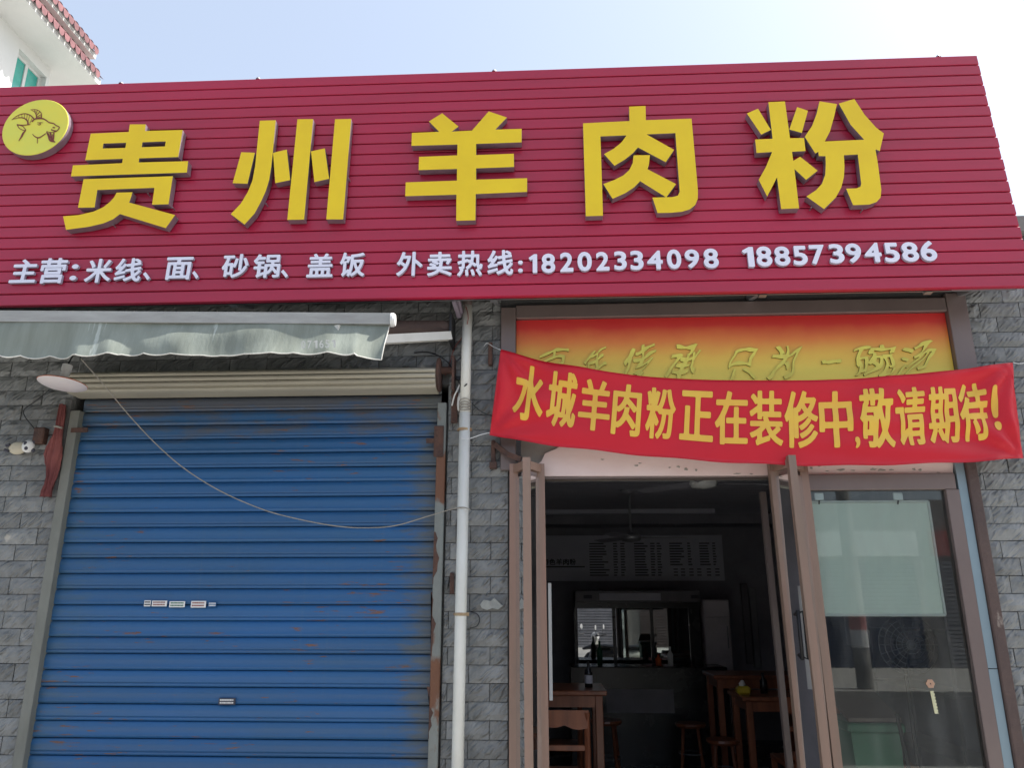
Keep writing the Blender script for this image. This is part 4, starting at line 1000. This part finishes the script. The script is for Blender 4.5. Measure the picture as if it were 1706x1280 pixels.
# ================================================================== INTERIOR
RX0, RX1, RY1, RZ = -.45, 3.3, 6.25, 2.75
MB().box(RX0, RX1, .24, RY1, .001, .012).build('floor', mt['floor'], kind='structure')
for nm, b_ in (('interior_wall', (RX0-.1, RX0, .24, RY1, 0, RZ)), ('interior_wall', (RX1, RX1+.1, .24, RY1, 0, RZ)), ('interior_wall', (RX0-.1, RX1+.1, RY1, RY1+.1, 0, RZ))):
    MB().box(*b_).build(nm, mt['room'], kind='structure')
MB().box(RX0-.1, RX1+.1, .24, RY1+.1, RZ+.06, RZ+.1).build('ceiling', mt['ceil'], kind='structure')
cl = thing('ceiling_panelling', 'dim ceiling of long boards with a dropped border over the dining room', 'ceiling', (1.4, 3, RZ))
nb = 34
bme = MB().box(0, RX1-RX0, 0, (RY1-.24)/nb-.012, 0, .05).build('ceiling_board', mt['ceil'], me_only=True)
for k in range(nb): put('ceiling_board', bme, cl, (RX0, .24+k*(RY1-.24)/nb, RZ))
MB().box(RX0, RX1, 5.75, RY1, RZ-.12, RZ).box(RX0, RX0+.35, .3, 5.75, RZ-.12, RZ).build('dropped_border', mt['room'], cl)
MB().box(-.1, 2.0, 5.2, 5.3, RZ-.05, RZ-.0).build('light_batten', mt['menu'], cl)
# menu board
mn = thing('menu_board', 'wide pale menu board printed with price columns high on the back wall', 'menu', (1.1, RY1-.05, 2.3))
ma, mb_ = P(905, 893, RY1-.06), P(1207, 968, RY1-.06)
MX0, MX1, MZ0, MZ1 = -.35, P(1205, 930, RY1-.06).x, mb_.z, ma.z
MB().box(MX0, MX1, RY1-.06, RY1-.03, MZ0, MZ1).build('board_panel', mt['menu'], mn)
tx = MB(); rr = random.Random(3)
def pxw(px): return P(px, 930, RY1-.06).x
for (xa, xb, cols) in ((982, 1015, 1), (1022, 1030, 1), (1034, 1042, 1), (1057, 1080, 1), (1084, 1092, 1), (1095, 1103, 1), (1116, 1140, 1), (1146, 1153, 1), (1166, 1184, 1), (1188, 1194, 1)):
    top_, bot_ = 906, (962 if xa < 1110 else 942); k = 0; y = top_
    while y < bot_:
        za_ = P(1100, y, RY1-.06).z; w = rr.uniform(.65, 1.0)*(xb-xa); tx.box(pxw(xa), pxw(xa+w), RY1-.0635, RY1-.06, za_-.008, za_+.007); y += 4.4
for y in (949, 954, 959):
    za_ = P(1100, y, RY1-.06).z
    for xa in (1121, 1133, 1147, 1160, 1176, 1190): tx.box(pxw(xa), pxw(xa+7), RY1-.0635, RY1-.06, za_-.007, za_+.007)
za_ = P(930, 945, RY1-.06).z; tx.box(pxw(903), pxw(974), RY1-.0635, RY1-.06, za_-.008, za_+.008)
tx.build('price_rows', mt['ink'], mn, kind='stuff')
for i, ch in enumerate('特色羊肉粉'):
    nv, fs, _ = glyph(ch, .03, 0, 22); g = MB(); xa = 904+i*11.3
    a = P(xa, 942, RY1-.064); b = P(xa+10, 931.5, RY1-.064)
    g.v = [Vector((a.x+(b.x-a.x)*v.x, RY1-.0625, a.z+(b.z-a.z)*v.y)) for v in nv]; g.f = [f for f, k in fs]; g.mi = [0]*len(g.f)
    g.build('menu_letter', mt['ink'], mn)
# display fridge
FY = 5.4
a, b = P(958, 985, FY), P(1166, 1004, FY); fx0, fx1 = a.x, b.x
fg = thing('display_fridge', 'wide glass fronted display fridge at the back of the dining room', 'fridge', ((fx0+fx1)/2, FY, 0))
gz1, gz0 = P(1050, 1014, FY).z, P(1050, 1110, FY).z
MB().box(fx0, fx1, FY+.03, FY+.62, .08, a.z, bev=.01).build('cabinet', mt['dark'], fg)
MB().box(fx0, fx1, FY-.02, FY+.03, b.z, a.z, bev=.006).build('header_panel', mt['hdr'], fg)
MB().box(P(998, 990, FY).x, P(1100, 990, FY).x, FY-.024, FY-.02, P(1000, 1001, FY).z, P(1000, 989, FY).z).build('header_label', mt['menu'], fg)
for px in (972, 1150): MB().box(P(px, 990, FY).x, P(px+14, 990, FY).x, FY-.024, FY-.02, P(1000, 998, FY).z, P(1000, 992, FY).z).build('header_badge', mt['ink'], fg)
edges = [P(x, 1060, FY).x for x in (960, 1024, 1087, 1152)]
mt['fmirror'] = M('dark_cabinet_glass', (.30, .31, .32), .03, .9)
for l_ in list(mt['fmirror'].node_tree.links):
    if l_.to_socket.name == 'Roughness' and l_.to_node.type == 'BSDF_PRINCIPLED': mt['fmirror'].node_tree.links.remove(l_)
mt['fmirror'].node_tree.nodes['Principled BSDF'].inputs['Roughness'].default_value = .015
for i in range(3):
    MB().box(edges[i]+.02, edges[i+1]-.02, FY+.018, FY+.026, gz0, gz1).build('door_pane', mt['fmirror'], fg)
fr = MB().box(fx0, fx1, FY, FY+.028, gz1, b.z).box(fx0, fx1, FY, FY+.028, gz0-.08, gz0)
for i, e in enumerate(edges): fr.box(e-.02, e+.02, FY, FY+.028, gz0, gz1)
fr.build('door_frame', mt['dark'], fg)
MB().box(fx0, fx1, FY, FY+.028, .1, gz0-.08).build('lower_panel', mt['dark'], fg)
# stainless cabinet
a, b = P(1170, 1000, 5.3), P(1224, 1124, 5.3)
sc_ = thing('steel_cabinet', 'tall narrow stainless cabinet standing right of the display fridge', 'cabinet', (a.x+.2, 5.4, 0))
MB().box(a.x, b.x, 5.32, 5.9, 0, a.z, bev=.01).build('cabinet_body', mt['stainless'], sc_)
zm = P(1190, 1029, 5.3).z
MB().box(a.x+.012, b.x-.012, 5.30, 5.318, zm+.006, a.z-.012, bev=.004).build('upper_door', mt['stainless'], sc_)
MB().box(a.x+.012, b.x-.012, 5.30, 5.318, .1, zm-.006, bev=.004).build('lower_door', mt['stainless'], sc_)
MB().tube([(b.x-.05, 5.28, zm-.1), (b.x-.05, 5.28, zm-.35)], .008, 8).build('handle', mt['steel'], sc_)
# counter
cn = thing('serving_counter', 'pale fronted serving counter low before the display fridge', 'counter', (1.1, 4.6, 0))
ca_ = P(1010, 1150, 4.55); cb_ = P(1125, 1190, 4.55)
MB().box(fx0-.1, fx1+.1, 4.6, 5.1, 0, .98, bev=.01).build('counter_body', mt['dark'], cn)
MB().box(ca_.x, cb_.x, 4.585, 4.6, cb_.z, ca_.z).build('front_panel', mt['hdr'], cn)
# ceiling fans
def fan(px, py, Y, r, drop, a0, label):
    c = P(px, py, Y); top = Vector((c.x, Y, RZ))
    f = thing('ceiling_fan', label, 'fan', top, 'ceiling fans in the dining room')
    MB().lathe([(0, 0), (.09, -.002), (.085, -.02), (.03, -.04), (.0, -.04)], top, (0, 0, 1), 20).build('canopy', mt['room'], f, smooth=True)
    MB().tube([top, (c.x, Y, c.z+.05)], .012, 8).build('down_rod', mt['steel'], f)
    MB().lathe([(0, .06), (.04, .055), (.10, .03), (.11, 0), (.09, -.03), (.0, -.045)], c, (0, 0, 1), 24).build('motor', mt['white_plastic'] if r > .55 else mt['steel'], f, smooth=True)
    for k in range(3):
        a = a0+k*2*math.pi/3; d = Vector((math.cos(a), math.sin(a), 0)); s_ = Vector((-d.y, d.x, 0))
        m_ = MB(); vs = []
        for t, w in ((.10, .035), (.2, .055), (r*.6, .07), (r, .06)):
            vs += [c+d*t+s_*w+Vector((0, 0, .012)), c+d*t-s_*w+Vector((0, 0, -.006))]
        n0 = len(vs); vs += [v+Vector((0, 0, .004)) for v in vs]
        fs = []
        for i in range(3): fs += [[2*i, 2*i+1, 2*i+3, 2*i+2], [n0+2*i, n0+2*i+2, n0+2*i+3, n0+2*i+1], [2*i, 2*i+2, n0+2*i+2, n0+2*i], [2*i+1, n0+2*i+1, n0+2*i+3, 2*i+3]]
        fs.append([6, 7, n0+7, n0+6]); m_.add(vs, fs); m_.build('blade', mt['room'], f)
fan(1051, 897, 3.6, .55, .4, .05, 'dark ceiling fan on a long rod in front of the menu board')
fan(1172, 806, 1.75, .62, .2, .25, 'pale ceiling fan close to the ceiling behind the entrance head')
dt = P(1108, 819, 1.9); o = MB().lathe([(0, -.03), (.04, -.028), (.055, -.01), (.055, 0)], (dt.x, dt.y, RZ), (0, 0, 1), 20).build('smoke_detector', mt['white_plastic'], loc=(dt.x, dt.y, RZ)); tag(o, 'small round smoke detector on the ceiling between the two fans', 'detector')
# tables, chairs
def table(cx, cy, w, d, h, label, grp='wooden dining tables'):
    t = thing('dining_table', label, 'table', (cx, cy, .012), grp)
    MB().box(cx-w/2, cx+w/2, cy-d/2, cy+d/2, h-.035, h, bev=.006).build('table_top', mt['wood'], t)
    MB().box(cx-w/2+.05, cx+w/2-.05, cy-d/2+.04, cy-d/2+.06, h-.12, h-.035).box(cx-w/2+.05, cx+w/2-.05, cy+d/2-.06, cy+d/2-.04, h-.12, h-.035).box(cx-w/2+.05, cx-w/2+.07, cy-d/2+.06, cy+d/2-.06, h-.12, h-.035).box(cx+w/2-.07, cx+w/2-.05, cy-d/2+.06, cy+d/2-.06, h-.12, h-.035).build('apron', mt['wood'], t)
    for sx in (-1, 1):
        for sy in (-1, 1):
            x, y = cx+sx*(w/2-.06), cy+sy*(d/2-.05); MB().box(x-.028, x+.028, y-.028, y+.028, .012, h-.036, bev=.004).build('leg', mt['wood'], t)
    return t
def chair(cx, cy, w, h, label, grp='carved wooden chairs'):
    """back towards the street (-y side)"""
    t = thing('wooden_chair', label, 'chair', (cx, cy, .012), grp); y0 = cy-.2
    for sx in (-1, 1):
        x = cx+sx*(w/2-.022)
        MB().tube([(x, y0, .012), (x, y0, .45), (x, y0-.015, .7), (x, y0-.05, h)], [.022, .024, .022, .02], 8).build('back_post', mt['wood'], t)
        MB().box(x-.02, x+.02, cy+.16, cy+.2, .012, .44, bev=.003).build('leg', mt['wood'], t)
    MB().box(cx-w/2, cx+w/2, y0, cy+.21, .44, .475, bev=.006).build('seat', mt['wood'], t)
    # carved crest rail: scalloped lower edge
    n = 24; pts = [(cx-w/2+.01, h+.012), (cx+w/2-.01, h+.012)]
    for i in range(n+1):
        u = 1-i/n; pts.append((cx-w/2+.02+(w-.04)*u, h-.075-.018*abs(math.sin(u*math.pi*3))-.02*(1-math.sin(math.pi*u))))
    m_ = MB(); m_.prism(pts, 'y', y0-.062, y0-.036); m_.build('crest_rail', mt['wood'], t)
    MB().box(cx-w/2+.03, cx+w/2-.03, y0-.03, y0-.01, h-.235, h-.2, bev=.003).build('middle_rail', mt['wood'], t)
    MB().box(cx-w/2+.03, cx+w/2-.03, y0-.012, y0+.008, .30, .33).build('stretcher', mt['wood'], t)
    return t
c1 = P(985, 1186, 1.15); chair(c1.x-.25, 1.35, .48, c1.z, 'red brown carved wooden chair nearest the door at the left')
tl_ = P(1000, 1143, 2.3)
table(tl_.x-.45, 2.2, .95, .62, tl_.z, 'dark wooden table beyond the nearest chair at the left')
c2 = P(1085, 1195, 3.2); chair(tl_.x-.35, 2.95, .44, .92, 'dark wooden chair on the far side of the left table')
t3 = P(1180, 1126, 3.6); table(t3.x+.5, 3.9, .9, .6, t3.z-.0, 'dark wooden table before the steel cabinet at the back')
tr = P(1232, 1160, 2.9); table(tr.x+.5, 3.1, 1.0, .6, tr.z, 'red brown wooden table behind the right folding door')
chair(tr.x+.35, 2.35, .44, .93, 'wooden chair tucked at the right table')
q = P(1238, 1150, 3.0)
ts = thing('tissue_pack', 'yellow tissue pack with a white tissue standing on the right table', 'tissues', (q.x, 3.0, tr.z))
MB().box(q.x-.06, q.x+.06, 2.95, 3.05, tr.z+.001, tr.z+.07, bev=.02).build('pack', mt['yplastic'], ts)
MB().lathe([(.02, .0), (.03, .02), (.012, .05), (.0, .055)], (q.x-.01, 3.0, tr.z+.066), (.2, 0, 1), 7).build('tissue', mt['white_plastic'], ts)
q = P(980, 1127, 2.2)
bt = thing('sauce_bottle', 'dark sauce bottle with a pale label standing on the left table', 'bottle', (q.x, 2.15, tl_.z))
MB().lathe([(0, .001), (.03, .001), (.03, .11), (.012, .15), (.012, .19), (0, .19)], (q.x, 2.15, tl_.z), (0, 0, 1), 16).build('bottle_body', mt['dark'], bt, smooth=True)
MB().lathe([(.0308, .03), (.0308, .09)], (q.x, 2.15, tl_.z), (0, 0, 1), 16).build('bottle_label', mt['menu'], bt)
def stool(px, py, Y, label):
    c = P(px, py, Y); t = thing('stool', label, 'stool', (c.x, Y, .012), 'round stools in the dining room')
    MB().lathe([(0, c.z), (.15, c.z), (.155, c.z-.02), (.14, c.z-.04), (0, c.z-.04)], (c.x, Y, 0), (0, 0, 1), 20).build('seat', mt['wood'], t)
    for k in range(4):
        a = k*math.pi/2+.6; MB().tube([(c.x+.10*math.cos(a), Y+.10*math.sin(a), c.z-.04), (c.x+.15*math.cos(a), Y+.15*math.sin(a), .012)], .016, 8).build('leg', mt['wood'], t)
    m_ = MB(); m_.tube([Vector((c.x+.13*math.cos(a), Y+.13*math.sin(a), .2)) for a in [2*math.pi*k/12 for k in range(13)]], .008, 6); m_.build('ring', mt['steel'], t)
stool(1010, 1200, 3.9, 'round wooden stool left of centre before the counter'); stool(1205, 1232, 3.4, 'round wooden stool nearest the right tables'); stool(1150, 1205, 4.2, 'round wooden stool before the counter at right')
def smallbottle(px, Y, z, h, m1, label, name='bottle', cat='bottle'):
    x = P(px, 1120, Y).x; o = MB().lathe([(0, 0), (.03, 0), (.032, h*.6), (.012, h*.78), (.012, h), (0, h)], (x, Y, z), (0, 0, 1), 12).build(name, m1, loc=(x, Y, z), smooth=True); tag(o, label, cat)
smallbottle(1000, 4.75, .981, .26, mt['green'], 'green bottle standing at the left end of the serving counter')
smallbottle(1118, 4.75, .981, .20, mt['white_plastic'], 'white bottle standing at the right end of the serving counter')
smallbottle(1098, 4.80, .981, .12, mt['oran'], 'short orange jar on the counter beside the white bottle', 'jar', 'jar')
smallbottle(1270, 3.1, tr.z+.001, .17, mt['dark'], 'dark sauce bottle right of the yellow tissue pack', 'sauce_bottle')
for i_, (px, py) in enumerate(((1243, 985), (1256, 992))):
    pt = P(px, py, 6.1)
    o = MB().box(pt.x-.04, pt.x+.05, 6.2, 6.245, pt.z-.9, pt.z+.1, bev=.01).build('wall_cabinet', mt['steel'] if i_ else mt['hdr'], loc=(pt.x, 6.2, pt.z)); tag(o, 'narrow upright %s panel on the back wall right of the steel cabinet' % ('shiny' if i_ else 'dull grey'), 'panel')
# posters / panel on right wall
a = P(1262, 990, 5.0)
o = MB().box(RX1-.02, RX1-.001, 4.3, 4.9, 1.2, 1.9).build('wall_poster', mt['menu'], loc=(RX1-.01, 4.6, 1.5)); tag(o, 'dim framed panel on the right interior wall', 'poster')
# behind the window: bin, mop stick, black bags, table, floor fan
q = P(1460, 1215, .32)
bnn = thing('rubbish_bin', 'green wheeled rubbish bin with a brown lid ajar behind the shop window', 'bin', (q.x, .5, .012))
zt_ = P(1450, 1222, .25).z
x0, x1 = P(1418, 1222, .25).x, P(1500, 1222, .25).x
MB().prism([(x0+.03, .012), (x1-.03, .012), (x1, zt_), (x0, zt_)], 'y', .25, .6).build('bin_body', mt['green'], bnn)
MB().box(x0-.02, x1+.02, 0.22, .62, zt_, zt_+.05, bev=.01).build('bin_rim', mt['green'], bnn)
MB().add([(x0-.01, .24, zt_+.055), (x1+.01, .24, zt_+.055), (x1+.01, .6, zt_+.17), (x0-.01, .6, zt_+.17), (x0-.01, .24, zt_+.075), (x1+.01, .24, zt_+.075), (x1+.01, .6, zt_+.19), (x0-.01, .6, zt_+.19)], [(3, 2, 1, 0), (4, 5, 6, 7), (0, 1, 5, 4), (1, 2, 6, 5), (2, 3, 7, 6), (3, 0, 4, 7)]).build('bin_lid', mt['doorin'], bnn)
o = MB().tube([P(1494, 1190, .15), P(1516, 1290, .15)], .011, 8).build('broom_stick', mt['black'], loc=P(1516, 1290, .45)); tag(o, 'dark slanting broom stick leaning inside the shop window', 'broom')
tb = table(P(1425, 1275, .85).x, .92, .62, .45, P(1425, 1268, .85).z, 'wooden table end just behind the shop window glass')
q = P(1418, 1262, .8)
bgm = MB(); rr = random.Random(5); n, m_ = 28, 12
for j in range(m_+1):
    t = math.pi*j/m_
    for k in range(n):
        a = 2*math.pi*k/n; s_ = 1+.22*math.sin(a*5+t*4)+rr.uniform(-.1, .1)
        bgm.v.append(Vector((q.x+.15*math.sin(t)*math.cos(a)*s_, .88+.10*math.sin(t)*math.sin(a)*s_, q.z+.035+.06*math.cos(t)*s_+.02*math.sin(a*3))))
for j in range(m_):
    for k in range(n): bgm.f.append([j*n+k, (j+1)*n+k, (j+1)*n+(k+1) % n, j*n+(k+1) % n]); bgm.mi.append(0)
o = bgm.build('bin_bag', M('black_polythene', (.01, .01, .012), .18), loc=(q.x, .88, q.z)); tag(o, 'crumpled shiny black plastic bag on the table behind the window', 'bag')
ff = P(1513, 1075, 1.4)
fn = thing('pedestal_fan', 'black pedestal fan with round wire guard behind the shop window', 'fan', (ff.x, 1.4, .012))
g = MB()
for rr2 in (.20, .165, .13, .095, .06, .03): g.tube([ff+Vector((math.cos(a)*rr2, -.05*(1-(rr2/.2)**2), math.sin(a)*rr2)) for a in [2*math.pi*i/28 for i in range(29)]], .003, 4, cap=False)
for k in range(20):
    a = 2*math.pi*k/20; g.tube([ff+Vector((0, -.05, 0)), ff+Vector((math.cos(a)*.2, 0, math.sin(a)*.2))], .0022, 4)
g.build('wire_guard', mt['steel'], fn)
for k in range(3):
    a = k*2.094; m2 = MB(); d = Vector((math.cos(a), 0, math.sin(a))); e = Vector((-d.z, 0, d.x))
    m2.add([ff+d*.02+e*.02+Vector((0, .03, 0)), ff+d*.16+e*.08+Vector((0, .05, 0)), ff+d*.17-e*.04+Vector((0, .02, 0)), ff+d*.02-e*.02+Vector((0, .02, 0))], [(0, 1, 2, 3)]); m2.build('fan_blade', mt['black'], fn)
MB().tube([ff+Vector((0, .05, 0)), ff+Vector((0, .12, 0))], .05, 12).build('motor', mt['black'], fn)
MB().tube([(ff.x, 1.5, ff.z), (ff.x, 1.5, .04)], .014, 8).build('pole', mt['black'], fn)
MB().lathe([(.18, 0), (.17, .025), (.02, .04)], (ff.x, 1.5, .013), (0, 0, 1), 24).build('base', mt['black'], fn)
# wind chime of pale chair-back between window and room (far wall shelving)
sf = thing('shelf_rack', 'dim shelf rack along the right interior wall with bare metal boards', 'shelf', (3.1, 2.6, 0))
for zz in (.5, .95, 1.4): MB().box(2.95, 3.28, 1.9, 3.4, zz, zz+.02).build('shelf_board', mt['steel'], sf)
for yy in (1.9, 3.38):
    for xx in (2.95, 3.26): MB().box(xx, xx+.02, yy, yy+.02, .012, 1.8).build('shelf_post', mt['steel'], sf)

# ================================================================== STREET BEHIND THE CAMERA (lights the front and shows in the glass)
op = thing('terrace_building', 'long two storey terrace of shops across the street', 'building', (0, -18.6, 0))
MB().box(-30, 30, -26, -18.6, 0, 4.6).build('facade', mt['opp'], op)
for k in range(-8, 9):
    x = k*3.6+1.6; mat = mt['blue2'] if k == 2 else mt['brown_sh'] if k % 3 else mt['steel']
    r = MB()
    for j in range(26): r.prism([(-18.56, j*.11), (-18.53, j*.11+.02), (-18.53, j*.11+.09), (-18.56, j*.11+.105)], 'x', x-1.5, x+1.5)
    r.build('shutter_door', mat, op)
    MB().box(x-1.6, x+1.6, -18.6, -18.42, 3.0, 3.7).build('fascia', mt['brickred'] if k % 2 else mt['white_wall'], op)
ps = thing('utility_pole', 'grey utility pole with red and white bands across the street', 'pole', (6.35, -12.7, 0))
MB().tube([(6.35, -12.7, 0), (6.35, -12.7, 8)], [.16, .11], 14).build('pole_shaft', mt['concrete'], ps)
MB().lathe([(.165, 0), (.163, .30)], (6.35, -12.7, 1.15), (0, 0, 1), 14).build('red_band', mt['brickred'], ps); MB().lathe([(.168, 0), (.167, .35)], (6.35, -12.7, .80), (0, 0, 1), 14).build('white_band', mt['white_plastic'], ps)
# scooter parked on the pavement in front of the entrance
def scooter(cx, cy, ang, paint, label):
    s = thing('scooter', label, 'scooter', (cx, cy, 0), 'scooters parked on the pavement')
    cA, sA = math.cos(ang), math.sin(ang)
    def T(x, y, z): return Vector((cx+x*cA-y*sA, cy+x*sA+y*cA, z))
    def lin(mb): return mb
    for x in (-.62, .62):
        m1 = MB(); axd = T(0, 1, 0)-T(0, 0, 0)
        m1.lathe([(.16, -.045), (.22, -.04), (.235, 0), (.22, .04), (.16, .045)], T(x, 0, .235), axd, 24); m1.build('wheel', mt['black'], s, smooth=True)
        MB().lathe([(0, -.03), (.15, -.03), (.16, 0), (.15, .03), (0, .03)], T(x, 0, .235), axd, 12).build('rim', mt['steel'], s)
    def loft(name, secs, mat):
        m1 = MB(); n = 14
        for (x, z, w, h) in secs:
            for k in range(n): a = 2*math.pi*k/n; m1.v.append(T(x, math.cos(a)*w, z+math.sin(a)*h))
        for i in range(len(secs)-1):
            for k in range(n): m1.f.append([i*n+k, i*n+(k+1) % n, (i+1)*n+(k+1) % n, (i+1)*n+k]); m1.mi.append(0)
        m1.f.append(list(range(n))); m1.f.append([(len(secs)-1)*n+k for k in range(n)]); m1.mi += [0, 0]
        m1.build(name, mat, s, smooth=True)
    loft('rear_body', [(-.85, .66, .05, .04), (-.7, .62, .14, .12), (-.4, .56, .17, .17), (-.1, .5, .13, .14), (.02, .42, .1, .08)], paint)
    loft('seat', [(-.8, .77, .08, .02), (-.6, .78, .13, .05), (-.2, .76, .14, .05), (.0, .72, .08, .03)], mt['black'])
    loft('floor_board', [(-.1, .3, .15, .04), (.3, .3, .15, .04), (.4, .36, .12, .06)], paint)
    m1 = MB(); vs = []
    for (x, z, w) in ((.42, .30, .16), (.40, .55, .20), (.36, .80, .19), (.33, .95, .12)):
        vs += [T(x, -w, z), T(x+.07, 0, z), T(x, w, z)]
    fs = []
    for i in range(3):
        for k in range(2): fs.append([3*i+k, 3*i+k+1, 3*i+k+4, 3*i+k+3])
    m1.add(vs, fs); m1.build('front_shield', paint, s, smooth=True)
    loft('front_fender', [(.42, .42, .06, .03), (.62, .50, .08, .03), (.8, .40, .06, .03)], paint)
    loft('headlight', [(.30, 1.0, .10, .07), (.40, 1.0, .10, .08), (.45, .98, .06, .05)], mt['white_plastic'])
    MB().tube([T(.62, 0, .24), T(.36, 0, .95)], .03, 8).build('fork', mt['steel'], s)
    MB().tube([T(.22, -.34, 1.02), T(.31, -.15, 1.0), T(.31, .15, 1.0), T(.22, .34, 1.02)], .017, 8).build('handlebar', mt['black'], s)
    for sy in (-1, 1):
        MB().tube([T(.28, sy*.22, 1.02), T(.26, sy*.30, 1.16)], .006, 6).build('mirror_stem', mt['black'], s)
        MB().lathe([(0, .012), (.05, .01), (.055, 0), (0, -.004)], T(.26, sy*.31, 1.18), T(1, 0, 0)-T(0, 0, 0), 14).build('mirror', mt['white_plastic'], s)
scooter(1.30, -2.55, R(200), mt['scw'], 'pale cream scooter parked on the pavement before the entrance')
scooter(.72, -3.0, R(215), mt['black'], 'black scooter parked on the pavement beside the cream one')

# ================================================================== NEIGHBOUR HOUSE, upper left
XE = -8.0; S_ = 8/6.0
def nz(px, py): return PX(px, py, XE)
e1 = nz(165, 145); e0 = nz(50, 0)
ZE = (e1.z+e0.z)/2-.02; YE = 7.15
nh = thing('white_house', 'tall white neighbour house with pink tiled eaves and teal window at upper left', 'house', (XE-4, 3, 0))
XW = XE-.62
wy0, wy1, wz0, wz1 = PX(24, 120, XW).y, PX(74, 147, XW).y, 8.4, PX(30, 78, XW).z
ynear = PX(4, 60, XW).y
w_ = MB(); yN = ynear-.3
w_.box(XW-.25, XW, yN, wy0, 0, ZE).box(XW-.25, XW, wy1, YE-.45, 0, ZE).box(XW-.25, XW, wy0, wy1, 0, wz0).box(XW-.25, XW, wy0, wy1, wz1, ZE)
w_.box(XW-7, XW-.25, yN, yN+.25, 0, ZE).box(XW-7, XW-.25, YE-.7, YE-.45, 0, ZE).box(XW-7.2, XW-7, yN, YE-.45, 0, ZE)
w_.build('wall', mt['white_wall'], nh)
wd = MB(); ft = .05
wd.box(XW-.16, XW-.10, wy0, wy1, wz1-ft, wz1).box(XW-.16, XW-.10, wy0, wy0+ft, wz0, wz1-ft).box(XW-.16, XW-.10, wy1-ft, wy1, wz0, wz1-ft).box(XW-.16, XW-.10, (wy0+wy1)/2-.03, (wy0+wy1)/2+.03, wz0, wz1-ft).box(XW-.16, XW-.10, wy0, wy1, wz0, wz0+ft)
wo_ = wd.build('window', mt['white_wall'], nh)
for a, b in ((wy0+ft, (wy0+wy1)/2-.03), ((wy0+wy1)/2+.03, wy1-ft)): MB().box(XW-.14, XW-.12, a, b, wz0+ft, wz1-ft).build('pane', mt['teal'], wo_)
# eaves, two tiers, running along y
YN = yN-1.5
def tier(x_out, z_bot, thick, tile_run, tile_rise, yend, lab):
    MB().box(XW-7, x_out, YN, yend, z_bot, z_bot+thick).build('eave', mt['white_wall'], nh)
    bd_ = MB(); n = int((yend-YN)/.15)
    for i in range(n):
        y = YN+i*.15+.05
        # rounded scallop tile: half barrel rising from the eave edge with a drooping lip
        pts = [(y+.068*math.cos(a), .055*math.sin(a)) for a in [math.pi*k/6 for k in range(7)]]
        vs = []
        for (xx, zz) in ((x_out+.07, z_bot+thick+.0), (x_out-tile_run, z_bot+thick+tile_rise)):
            vs += [(xx, p, zz+q) for p, q in pts]
        m_ = 7; bd_.add(vs, [[k, k+1, m_+k+1, m_+k] for k in range(6)])
        lip = [(x_out+.072, y+.07*math.cos(a), z_bot+thick-.01+.10*math.sin(a)) for a in [math.pi+math.pi*k/6 for k in range(7)]]
        bd_.add([(x_out+.072, y+.058, z_bot+thick+.03)]+[(x_out+.072, y-.058, z_bot+thick+.03)]+lip, [list(range(9))])
    bd_.build('roof_tile', mt['tile'], nh, kind='stuff')
    # sheet under the tiles
    MB().add([(x_out+.05, YN, z_bot+thick+.004), (x_out+.05, yend, z_bot+thick+.004), (x_out-tile_run, yend, z_bot+thick+tile_rise), (x_out-tile_run, YN, z_bot+thick+tile_rise)], [(0, 1, 2, 3)]).build('tile_bed', mt['tile'], nh)
tier(XE, ZE, .13, .30, .26, YE, '')
MB().box(XW-6, XE-.28, YN, YE-.3, ZE+.13, ZE+.60).build('upper_band', mt['white_wall'], nh)
tier(XE-.10, ZE+.50, .12, .5, .42, YE-.10, '')
MB().box(XE-.75, XE-.55, YN, YE-.35, ZE+1.02, ZE+1.12).build('ridge', mt['tile'], nh)
